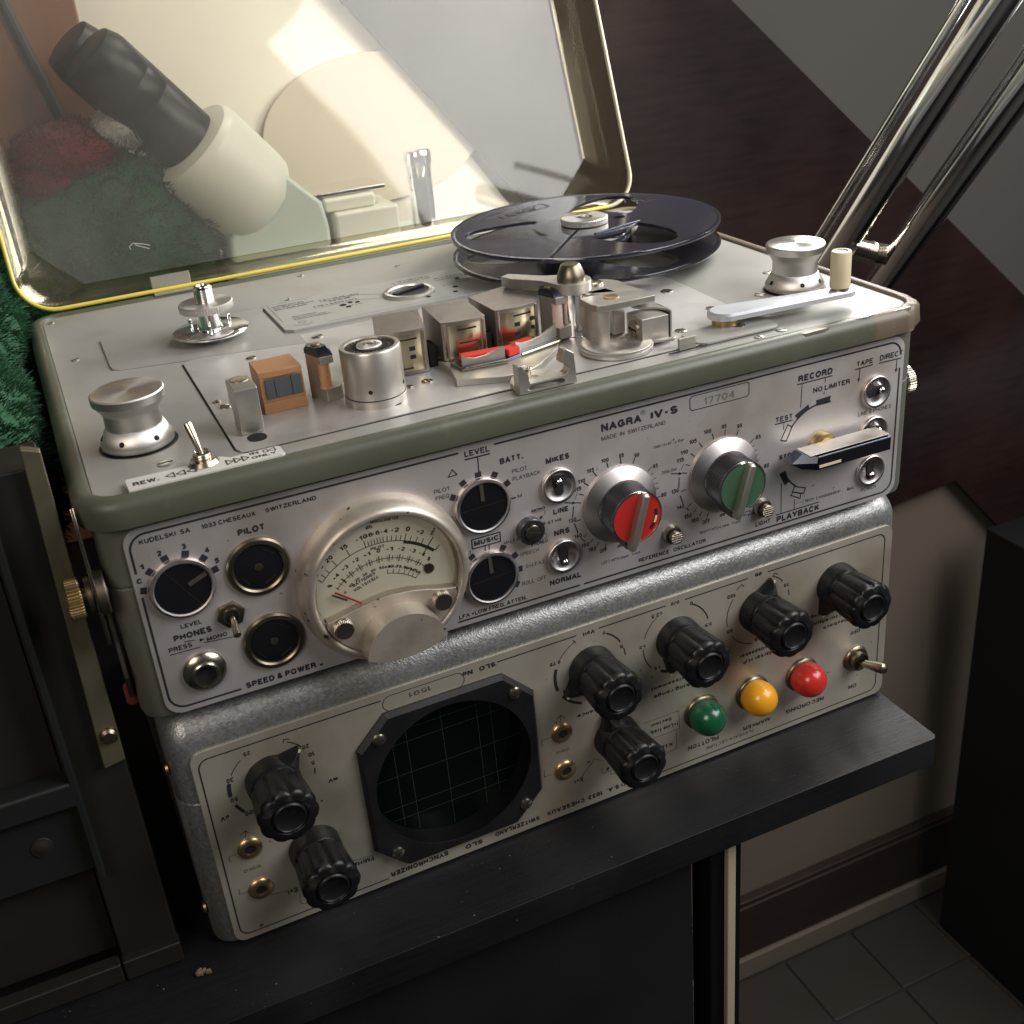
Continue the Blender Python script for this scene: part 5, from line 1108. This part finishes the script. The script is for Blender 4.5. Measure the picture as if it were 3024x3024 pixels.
outer += [tuple(Vector((RX, RY))+d*66-n*2.2), tuple(Vector((RX, RY))+d*62-n*.8), tuple(Vector((RX, RY))+d*13-n*.7), tuple(Vector((RX, RY))+d*13+n*.7), tuple(Vector((RX, RY))+d*62+n*.8), tuple(Vector((RX, RY))+d*66+n*2.2)]
spot = circ(RX+18.5, RY-.7, 3.2, 16)[::-1]
for name, z0, z1, mt in (('top_flange', 96.2, 97.8, 'smoke_dark'), ('bottom_flange', 85.6, 87.0, 'smoke')):
    b = MB(); b.plate(outer if name[0] == 't' else circ(RX, RY, 64.4, 120), flange_holes(0)+([spot] if name[0] == 't' else []), z0, z1)
    fo = b.build(name, mt, REEL, bevel=.45)
    b = MB(); b.lathe([(62.6, z0-.1), (64.7, z0+.1), (64.9, z0+.6), (64.9, z1-.5), (64.6, z1+.15), (62.9, z1+.15), (62.5, z1-.1)], (RX, RY, 0), 'z', 120)
    b.f = [f for f in b.f if len(f) == 4]+[tuple(range(6*120, 7*120, 1))][:0]
    nb = len(b.v)//120; b.f += [((nb-1)*120+i, (nb-1)*120+(i+1) % 120, (i+1) % 120, i) for i in range(120)]
    b.build('flange_rim', mt, fo, smooth=60)
b = MB(); b.lathe([(22.5, 86.6), (22.5, 96.4)], (RX, RY, 0), 'z', 60); b.f = b.f[:60]; hub = b.build('hub', 'smoke_dark', REEL)
so2 = hub.modifiers.new('thickness', 'SOLIDIFY'); so2.thickness = .0022
b = MB(); b.lathe([(9, 86.6), (9, 96.4)], (RX, RY, 0), 'z', 40); b.build('hub_core', 'smoke_dark', REEL)
tfl = bpy.data.objects['top_flange']
b = MB()
def bar2(p, q, w, z0, z1):
    p, q = Vector(p), Vector(q); dd = (q-p).normalized(); nn = Vector((-dd.y, dd.x))*w/2; b.plate([tuple(p-nn), tuple(q-nn), tuple(q+nn), tuple(p+nn)], [], z0, z1)
bar2((236.4, 128.9), (264.6, 137.4), 1.5, 97.7, 98.4); b.build('label_ridge', 'steel', tfl, bevel=.2)
b = MB()
for p, q in (((216.4, 195.8), (245.4, 206.0)), ((217.0, 188.2), (246.6, 197.6)), ((216.4, 195.8), (217.0, 188.2)), ((245.4, 206), (246.6, 197.6))): bar2(p, q, .5, 97.75, 98.0)
dd = Vector((29.6, 9.4)).normalized(); nn = Vector((-dd.y, dd.x))
text(b, 'BASF', 0, 0, 20, 4.6, 1, place=lambda u, v: (221.4+dd.x*u+nn.x*v, 191.3+dd.y*u+nn.y*v, 98.0)); b.build('moulded_logo', 'knurl', tfl, smooth=0)
b = MB()
for P_ in ([(279, 176), (281.5, 181.5)], [(284.5, 180), (283.5, 174), (288, 176.5), (287, 170), (292, 172), (295, 170.5)]):
    for p, q in zip(P_, P_[1:]): fline(b, *p, *q, .9, 97.86)
b.build('ink_scribble', 'hole', tfl, smooth=0)
b = MB(); b.lathe([(9, 80.6), (9, 83.4), (15, 83.8), (15.6, 84.6), (15, 85.4), (4, 85.5)], (RX, RY, 0), 'z', 60); b.build('reel_table', 'alu', REC)
NUT = None
b = MB(); b.lathe([(4, 97.9), (11.0, 97.9), (11.4, 98.3), (11.4, 100.6), (10.9, 101), (4.2, 101.0), (4.0, 100.4), (3.0, 100.3)], (RX, RY, 0), 'z', 180, mod=lambda i, r, h: 1-(.018 if (i % 3 == 0 and r > 11.2) else 0))
NUT = tag(b.build('reel_nut', 'alu', origin=(RX, RY, 97.9)), 'round knurled aluminium nut clamping the dark tape reel', 'nut')
b = MB(); b.lathe([(4.2, 100.2), (4.0, 100.9), (3.2, 101.0), (2.4, 100.5)], (RX, RY, 0), 'z', 30); b.build('spindle_tip', 'darknickel', NUT)

# ================================================================== synchronizer below (its lettering is upside down)
SLO = empty('synchronizer', (0, 0, -3.2), 'grey hammertone oscilloscope synchronizer lying upside down beneath the tape recorder', 'synchronizer')
sr = Matrix([[0.9998913, -0.0147452, -0.0001264], [0.0147458, 0.9998545, 0.0085714], [0.0, -0.0085723, 0.9999633]])
SLO.rotation_euler = sr.to_euler(); SLO.location = (Vector((3.563, 0.003, -108.58))+sr @ Vector((0, 0, -3.2)))*MM
b = MB(); arcs = [(14*(1-cos(radians(a))), 89+13.6*sin(radians(a))) for a in range(0, 91, 9)]
def slo_loop(i, z): return [(x, y, z) for x, y in rrect(-9.4+i*.75, 315.5-i*.75, .8+i, 235-i, max(9-i*.5, 3), 10)]
b.loops([slo_loop(3, -3.2), slo_loop(.8, -2.9), slo_loop(0, -1.2), slo_loop(0, 65), slo_loop(.5, 65.4), slo_loop(.5, 65.9), slo_loop(0, 66.3)]+[slo_loop(i, z) for i, z in arcs])
body = b.build('body', 'hammer', SLO, smooth=50)
cut = MB(); cut.lathe([(34.5, -6), (34.5, 20)], (93.2, 14, 41.8), 'y', 48)
# cut the tube opening out of the case
cu = MB(); cu.lathe([(34.2, -14), (34.2, 6)], (93.2, 0, 41.8), 'y', 64); cu = cu.build('cutter', 'hole', SLO)
bo = body.modifiers.new('cut', 'BOOLEAN'); bo.operation = 'DIFFERENCE'; bo.object = cu; bo.solver = 'EXACT'
bpy.context.view_layer.update(); dg = bpy.context.evaluated_depsgraph_get(); nm = bpy.data.meshes.new_from_object(body.evaluated_get(dg)); body.modifiers.clear(); body.data = nm
bpy.data.objects.remove(cu)
b = MB(); b.plate(rrect(-2.4, 310.3, -2.6, 87.6, 4.5, 8), [circ(93.2, 41.8, 34, 64)[::-1]], 0, 1.2, 'xz'); SP = b.build('front_panel', 'slo_panel', SLO, bevel=.2)
b = frame_line(0, 306.2, .2, 84.2, 4, .55, [(68.3, 117, 83, 86), (151.2, 161.2, 83, 86), (192.1, 202, 83, 86), (233, 243.4, 83, 86), (60, 187.8, -1, 1.5), (31, 46, -1, 1.2)])
for P, w in LN_S[14:]: b.strip(P, w, -.06)
def arc_(c, r, a0, a1, w): b.strip(circ(c[0], c[1], r, max(4, int(abs(a1-a0)/5)), a0, a1), w, -.06)
c1 = (24.2, 66.4); arc_(c1, 15.8, 60, 38, .45); arc_(c1, 15.8, 128, 151, .35); arc_(c1, 15.9, 166, 184, 1.5); arc_(c1, 15.9, 202, 218, 1.2); arc_(c1, 15.9, -6, -14, .5); b.strip([(30.6, 80.3), (31.1, 81.6), (33, 81)], .4, -.06)
c3 = (156.6, 66.6); arc_(c3, 16.2, 60, 30, .7); arc_(c3, 16.2, 112, 146, .3); arc_(c3, 16.2, 163, 198, 1.4); arc_(c3, 16, 214, 250, 1.2); arc_(c3, 16.2, 15, 3, .5)
c4 = (197.4, 66.8); arc_(c4, 16.2, 60, 16, .6); arc_(c4, 16.2, 125, 162, .35); arc_(c4, 16.2, 180, 218, .45); arc_(c4, 15.6, 240, 262, 1.3)
c6 = (238.6, 66.8); arc_(c6, 16.2, 62, 40, .5); arc_(c6, 16.2, 144, 190, .4); arc_(c6, 16.2, 212, 258, .45); arc_(c6, 16.2, 18, 8, .4)
P = capsule(72.6, 81.8, 3.4, 99, 81.8, 3.4); b.strip(P+P[:1], .3, -.06)
b.build('printed_lines', 'print', SP, smooth=0)
b = MB(); b2 = MB()
for s, x0, z, x1, cap, bd in TXT_S:
    if s == '0' and x1 == 204.4: continue
    text(b if bd >= 0 else b2, s, x0, z, x1, cap*.92, bd)
b.build('printed_lettering', 'print', SP, smooth=0)['kind'] = 'stuff'; b2.build('small_lettering', 'print_thin', SP, smooth=0)['kind'] = 'stuff'
# cathode ray tube window
cx, cz = 93.2, 41.8
oct_ = lambda h, c: [(cx+sx*a, cz+sz*d) for sx, sz, a, d in ((1, 1, h, h-c), (1, 1, h-c, h), (-1, 1, h-c, h), (-1, 1, h, h-c), (-1, -1, h, h-c), (-1, -1, h-c, h), (1, -1, h-c, h), (1, -1, h, h-c))]
def ringplate(mb, o0, o1, hole_r, n=64):
    mb.plate(o1, [circ(cx, cz, hole_r, n)[::-1]], -3.1, -2.95, 'xz')
b = MB(); O0 = oct_(37.0, 12.5); O1 = oct_(35.6, 12.0)
b.loops([[(x, -.05, z) for x, z in O0], [(x, -1.0, z) for x, z in O0], [(x, -3.0, z) for x, z in O1]], cap0=False, cap1=False)
b.plate(O1, [circ(cx, cz, 32.8, 64)[::-1]], -3.0, -2.4, 'xz'); CB = b.build('screen_bezel', 'black_matt', SLO, smooth=25)
b = MB(); b.lathe([(32.8, 2.7), (32.9, 2.2), (33.4, -9.5)], (cx, 0, cz), 'y', 72); b.f = b.f[:144]; b.build('bezel_throat', 'black', CB)
M['crt'] = mat('dark_green_phosphor_glass', (0.0012, 0.0035, 0.0028), .12, spec=.25); M['grat'] = mat('graticule_line', (0.035, 0.045, 0.038), .5)
b = MB(); b.lathe([(33.4, -8.5), (33.4, -7.2), (.2, -7.2)], (cx, 0, cz), 'y', 64); sc = b.build('screen', 'crt', CB)
b = MB()
for o in (-21, -15, 0, 15, 21):
    h = math.sqrt(32.6**2-o*o)
    b.strip([(cx+o, cz-h), (cx+o, cz+h)], .16, 7.1); b.strip([(cx-h, cz+o), (cx+h, cz+o)], .16, 7.1)
b.build('graticule', 'grat', sc, smooth=0)
for sx, sz in ((-1, 1), (1, 1), (1, -1), (-1, -1)):
    x, z = cx+sx*28.2, cz+sz*27.8
    b = MB(); b.lathe([(2.7, 2.9), (2.6, 3.5), (1.8, 4.1), (.2, 4.3)], (x, 0, z), 'y', 28); s = b.build('cross_screw', 'nickel', CB)
    b = MB(); b.box(-1.4, 1.4, -4.4, -3.9, -.25, .25, Matrix.Translation((x, 0, z)) @ Matrix.Rotation(.5+sx, 4, 'Y')); b.box(-.25, .25, -4.42, -3.9, -1.4, 1.4, Matrix.Translation((x, 0, z)) @ Matrix.Rotation(.5+sx, 4, 'Y')); b.build('cross_slot', 'hole', s)
# fluted bakelite knobs
def lobes(i, r, h):
    t = 2*pi*i/120*10; return 1-.085*(1-abs(sin(t/2)))**1.6 if r > 9.5 else 1
knob0 = None
def slo_knob(kx, kz, ang):
    b = MB(); b.lathe([(10.2, 0), (10.2, 1), (9.9, 5.5), (9.4, 7.6), (9.0, 8.0)], (kx, 0, kz), 'y', 56); k = b.build('pointer_knob', 'knob', SLO)
    a = Matrix.Translation((kx, 0, kz)) @ Matrix.Rotation(-radians(ang), 4, 'Y')
    b = MB(); b.loops([[(x, -.4, z) for x, z in ((8.2, -5.4), (15.6, -.35), (15.6, .35), (8.2, 5.4))], [(x, -3.6, z) for x, z in ((8.2, -5.0), (15.2, -.3), (15.2, .3), (8.2, 5.0))], [(x, -6.8, z) for x, z in ((8.2, -3.4), (10.5, -.3), (10.5, .3), (8.2, 3.4))]]); b.xform(a); b.build('pointer_wing', 'knob', k, bevel=.3)
    b = MB(); b.box(9.6, 15.6, -4.0, -3.2, -.34, .34, a); b.build('pointer_line', 'cream_knob', k)
    b = MB(); b.lathe([(9.1, 7.6), (9.3, 8.2)], (kx, 0, kz), 'y', 56); b.build('groove', 'hole', k)
    b = MB(); b.lathe([(9.6, 8.0), (10.0, 8.6), (11.0, 21.8), (11.0, 22.6), (10.4, 23.8), (9.3, 24.4), (6.9, 24.5), (6.6, 24.0), (6.2, 24.0), (5.9, 24.9), (5.4, 25.1), (5.0, 24.6), (.2, 24.3)], (kx, 0, kz), 'y', 120, mod=lobes, rot=radians(ang)); b.build('fluted_grip', 'knob', k, smooth=60)
for kx, kz, ang in ((24.2, 66.6, 44), (34.0, 29.0, -60), (156.8, 66.8, 212), (166.2, 29.0, 110), (197.6, 66.8, 250), (238.8, 66.8, 70), (279.6, 66.8, 235)): slo_knob(kx, kz, ang)
# banana sockets
for x, z in ((10.6, 39.6), (11.0, 19.4), (141.4, 40.4), (141.6, 21.0)):
    b = MB(); b.lathe([(4.7, 0), (4.7, .5), (4.3, 1.0), (2.6, 1.6), (2.2, 1.5), (2.0, .6)], (x, 0, z), 'y', 32); s = b.build('terminal_socket', 'goldbrass', SLO)
    b = MB(); b.lathe([(2.1, .3), (2.1, .9)], (x, 0, z), 'y', 20); b.build('socket_hole', 'hole', s)
# indicator lamps
for x, m_, lb_ in ((208.8, 'lamp_green', 'dark green lamp dome'), (235.6, 'lamp_yellow', 'amber yellow lamp dome'), (262.4, 'lamp_red', 'bright red lamp dome')):
    z = 25.0
    b = MB(); b.lathe([(8.6, 0), (8.6, .8), (8.2, 1.5), (7.4, 1.9), (7.2, 1.0)], (x, 0, z), 'y', 44); s = b.build('indicator_lamp', 'darknickel', SLO)
    P = [(7.2, .8), (7.7, 3.2)]+[(8.0*cos(radians(a))**.9, 5.4+8.0*sin(radians(a))) for a in range(0, 90, 8)]+[(.15, 13.4)]
    b = MB(); b.lathe(P, (x, 0, z), 'y', 44); b.build('lamp_dome', m_, s, smooth=70, label=lb_)
# power toggle
b = MB(); b.lathe([(6.6, 0), (6.6, .7), (6.0, 1.2), (5.8, 1.9), (5.2, 2.2)], (292.8, 0, 22.6), 'y', 96, mod=lambda i, r, h: 1-(.03 if i % 3 == 0 and r > 6.5 else 0)); t = b.build('power_toggle', 'darknickel', SLO)
b = MB(); b.lathe([(4.6, 2), (4.6, 4.2), (3.9, 4.4), (3.7, 3)], (292.8, 0, 22.6), 'y', 32); b.build('collar', 'darknickel', t)
b = MB(); b.lathe([(3.8, 2.9), (3.8, 3.2)], (292.8, 0, 22.6), 'y', 20); b.build('collar_hole', 'hole', t)
b = MB(); b.tube([(292.8, -2.5, 22.6), (293.3, -6, 22.7), (295.6, -15.0, 24.6), (295.9, -16.4, 25.0), (296.1, -17.3, 25.2)], [1.6, 1.8, 2.7, 2.3, .8], 20); b.build('lever', 'nickel', t)
for x, z, sx in ((-9.6, 79.3, -1), (-9.6, 12.5, -1), (315.6, 14, 1)):
    bb = MB(); bb.lathe([(2.6, 0), (2.4, .9), (1.4, 1.6), (.2, 1.8)], (0, 0, 0), 'z', 20); bb.xform(Matrix.Translation((x, 9, z)) @ Matrix.Rotation(radians(90*sx), 4, 'Y')); bb.build('side_screw', 'brass', SLO)
b = MB(); b.plate(rrect(20, 60, 10, 50, 4), [], 102.5, 104.4); b.build('rubber_pad', 'black', SLO); b = MB(); b.plate(rrect(240, 290, 10, 50, 4), [], 102.5, 104.4); b.build('rubber_pad', 'black', SLO)

# ================================================================== instrument rack at the left edge
LEAN = Matrix(((1, 0, 0, 0), (0, 1, .06, 6.7), (0, 0, 1, 0), (0, 0, 0, 1)))
RK = empty('instrument_frame', (-60, 30, -112.3), 'dark grey metal instrument frame standing on the desk left of the recorder', 'instrument frame')
b = MB(); b.box(-39.5, -19.0, 6, 30, -112, 90); b.xform(LEAN).build('side_post', 'rack', RK, bevel=.8)
b = MB(); b.box(-39.8, -18.4, 2.4, 9, -112, -103); b.xform(LEAN).build('post_foot', 'rack', RK, bevel=.8)
b = MB(); b.box(-90, -40.4, 2.6, 9, -112, -103.5); b.xform(LEAN).build('bottom_rail', 'rack', RK, bevel=.8)
b = MB(); b.box(-90, -40.2, 12, 30, -103, 62); b.xform(LEAN).build('recess_panel', 'rack_dark', RK, bevel=.5)
b = MB(); b.box(-90, -37.5, 4, 10.5, -60, -31); b.xform(LEAN).build('drawer_front', 'rack_blue', RK, bevel=1)
b = MB(); b.box(-90, -36.5, 0, 10, -30.4, -20); b.xform(LEAN).build('drawer_lip', 'rack_blue', RK, bevel=1.5)
b = MB(); b.lathe([(3.8, 0), (3.6, .5), (2.6, .6), (1.6, 1.2), (.2, 1.2)], (-53, 4, -44), 'y', 28); b.xform(LEAN).build('drawer_screw', 'rack_dark', RK)
b = MB(); b.box(-38.4, -36.0, 0, 10, -62, 95); b.xform(LEAN).build('corner_trim', 'rack_blue', RK, bevel=.5)
b = MB(); b.plate([(-26.3, -20.0), (-18.8, -18.6), (-17.6, 96), (-23.2, 98)], [], 1.6, 5.6, 'xz'); BR = b.xform(LEAN).build('strap_bar', 'bar', RK, bevel=.5)
b = MB(); b.lathe([(3.0, 0), (2.9, 1.4), (2.0, 2.3), (.2, 2.4)], (-21.9, 1.7, -7.2), 'y', 28); s = b.xform(LEAN).build('bar_screw', 'darknickel', RK)
b = MB(); b.box(-2.6, 2.6, -.8, -.3, -.3, .3, Matrix.Translation((-21.9, 0, -7.2)) @ Matrix.Rotation(-.3, 4, 'Y')); b.xform(LEAN).build('slot', 'hole', s)
b = MB(); b.box(-60, -36.5, 30, 34, 78, 100); b.xform(LEAN).build('top_bracket', 'bar', RK, bevel=.6)

# ================================================================== chromed tubes behind the right side
LP = empty('lamp_stand', (470, 300, -112), 'chromed tubular stand rising diagonally behind the right end of the recorder', 'tube stand')
def ext(a, c, s, t): a, c = Vector(a), Vector(c); return [tuple(a+(c-a)*s), tuple(a+(c-a)*t)]
b = MB(); b.tube(ext((386, 48, 184), (433, 192, 51), -.45, 1.75), 9.4, 40); t0_ = b.build('tube', 'chrome', LP)
b = MB(); b.tube(ext((404, 85, 182), (446, 233, 43), -.45, 1.6), 2.4, 20); b.build('thin_rod', 'chrome', LP)
b = MB(); b.tube(ext((405.6, 85, 182), (447.6, 233, 43), -.45, 1.6), 1.4, 20); b.xform(Matrix.Translation((2.4, 0, -2.6))); b.build('thin_rod', 'chrome', LP)
b = MB(); b.tube(ext((422, 63, 147), (469, 203, 14), -.5, 1.6), 9.0, 40); b.build('tube', 'chrome', LP)
b = MB(); b.tube([(431, 186, 46), (444, 184.5, 41), (445.4, 184.4, 40.6), (446.8, 184.2, 40.2), (461, 182, 36)], [6.2, 6.2, 6.9, 6.2, 6.0], 32); b.build('cross_piece', 'nickel', LP)

# ================================================================== microscope seen through the lid
MS = empty('microscope', (130, 345, 40), 'ivory stereo microscope with black eyepieces, behind the clear lid', 'microscope')
ax0, ax1 = Vector((50, 335, 188)), Vector((132, 352, 88)); dax = (ax1-ax0).normalized(); q = dax.to_track_quat('Z', 'Y').to_matrix().to_4x4()
L_ = (ax1-ax0).length
def along(prof, name, m_, parent=MS, off=(0, 0, 0), seg=48):
    b = MB(); b.lathe(prof, (0, 0, 0), 'z', seg); b.xform(Matrix.Translation(ax0+Vector(off)) @ q); return b.build(name, m_, parent, smooth=40)
along([(13, 0), (15.8, 1), (18.2, 7), (18.6, 10), (18.7, 25), (18.4, 25.6), (18.7, 26.2), (18.8, 38), (18.5, 38.5), (18.8, 39), (19, 73), (17, 73.2)], 'eyepiece', 'black')
along([(12, -1), (15, 0), (17, 8), (17.6, 30), (17.6, 70)], 'eyepiece', 'black', off=(-6, 26, 3))
along([(19.4, 69), (27.5, 71), (29.6, 74), (30.2, 76), (30.4, 112), (29.5, 119), (25, 125), (15, 127)], 'prism_housing', 'scope_body')
along([(17, 64), (19.5, 65), (19.5, 84)], 'prism_housing', 'scope_body', off=(-10, 30, -6))
b = MB(); b.plate([(103, 66), (104, 80), (136, 118), (158, 96), (162, 92), (164, 78), (164, 66)], [], 330, 372, 'xz'); b.build('microscope_body', 'scope_green', MS, bevel=3, bseg=3)
b = MB(); b.box(100, 262, 315, 372, 40, 64); b.build('microscope_base', 'scope_green', MS, bevel=3, bseg=3)
b = MB(); b.box(168, 208, 330, 368, 64, 84); b.box(164, 196, 335, 368, 84, 92); b.build('stage_carrier', 'scope_body', MS, bevel=2)
b = MB(); b.box(150, 204, 340, 371, 92.5, 95); b.build('stage_plate', 'chrome', MS, bevel=.5)
b = MB(); b.lathe([(7.4, 60), (7.4, 103), (8.3, 103.5), (8.3, 110), (7.4, 112), (.2, 112.4)], (226, 338, 0), 'z', 36); b.build('focus_column', 'chrome', MS)
for x in (135, 175, 222):
    b = MB(); b.lathe([(9, 33), (11, 35), (11, 40)], (x, 322, 0), 'z', 24); b.build('rubber_foot', 'black', MS)
b = MB(); b.box(20, 300, 300, 394, 24, 33); tag(b.build('shelf', 'scope_green', bevel=2), 'pale green shelf board carrying the microscope behind the recorder', 'shelf')
for x in (22, 290): b = MB(); b.box(x, x+8, 385, 393, -112.3, 24); b.build('shelf_leg', 'rack', bpy.data.objects['shelf'])

# ================================================================== green plush toy
PT = empty('plush_toy', (-30, 300, -112), 'fluffy green plush toy with red and white hat, squeezed behind the recorder', 'plush toy')
def fluffy(blobs, name, m_, n, ln, seed):
    random.seed(seed); b = MB()
    for (cx, cy, cz), (rx, ry, rz) in blobs:
        L = []
        for k in range(1, 20):
            t = pi*k/20; L.append([(cx+rx*.96*sin(t)*cos(2*pi*i/36), cy+ry*.96*sin(t)*sin(2*pi*i/36), cz-rz*.96*cos(t)) for i in range(36)])
        b.loops(L)
        tot = sum((r[0]*r[1]*r[2])**(2/3) for _, r in blobs); cnt = int(n*(rx*ry*rz)**(2/3)/tot)
        for _ in range(cnt):
            u, t = random.uniform(-1, 1), random.uniform(0, 2*pi); s = math.sqrt(1-u*u); nrm = Vector((s*cos(t), s*sin(t), u)); p = Vector((cx+rx*nrm.x, cy+ry*nrm.y, cz+rz*nrm.z))
            lump = 1+.06*sin(p.x*.35+1)*sin(p.z*.3)+.05*sin(p.y*.33+p.z*.27); p = Vector((cx, cy, cz))+(p-Vector((cx, cy, cz)))*lump
            d_ = (nrm+Vector((random.uniform(-1, 1), random.uniform(-1, 1), random.uniform(-1, 1)-.3))*.55).normalized(); w = nrm.cross(Vector((random.random(), random.random(), random.random()))).normalized()*random.uniform(.16, .32)
            l = ln*random.uniform(.7, 1.3); m0 = p-nrm*1.5; mid = p+d_*l*.5; tip = p+d_*l+Vector((random.uniform(-1, 1), random.uniform(-1, 1), random.uniform(-1.2, .3)))*l*.25
            b.add([m0-w, m0+w, mid+w*.8, mid-w*.8, tip], [(0, 1, 2, 3), (3, 2, 4)])
    return b.build(name, m_, PT, smooth=0)
fluffy([((-50, 112, 58), (37, 82, 50)), ((-50, 210, 68), (37, 60, 57)), ((-75, 270, 95), (45, 50, 60)), ((-20, 330, 60), (34, 40, 55)), ((40, 352, 75), (64, 36, 64))], 'plush_body', 'plush_green', 120000, 3.0, 11)
fluffy([((30, 352, 138), (30, 30, 16)), ((18, 356, 128), (22, 28, 20))], 'red_hat', 'plush_red', 9000, 2.4, 12)
fluffy([((60, 345, 147), (17, 16, 10))], 'white_trim', 'plush_white', 4000, 2.4, 13)
for o in bpy.data.objects:
    if '_o' in o: del o['_o']
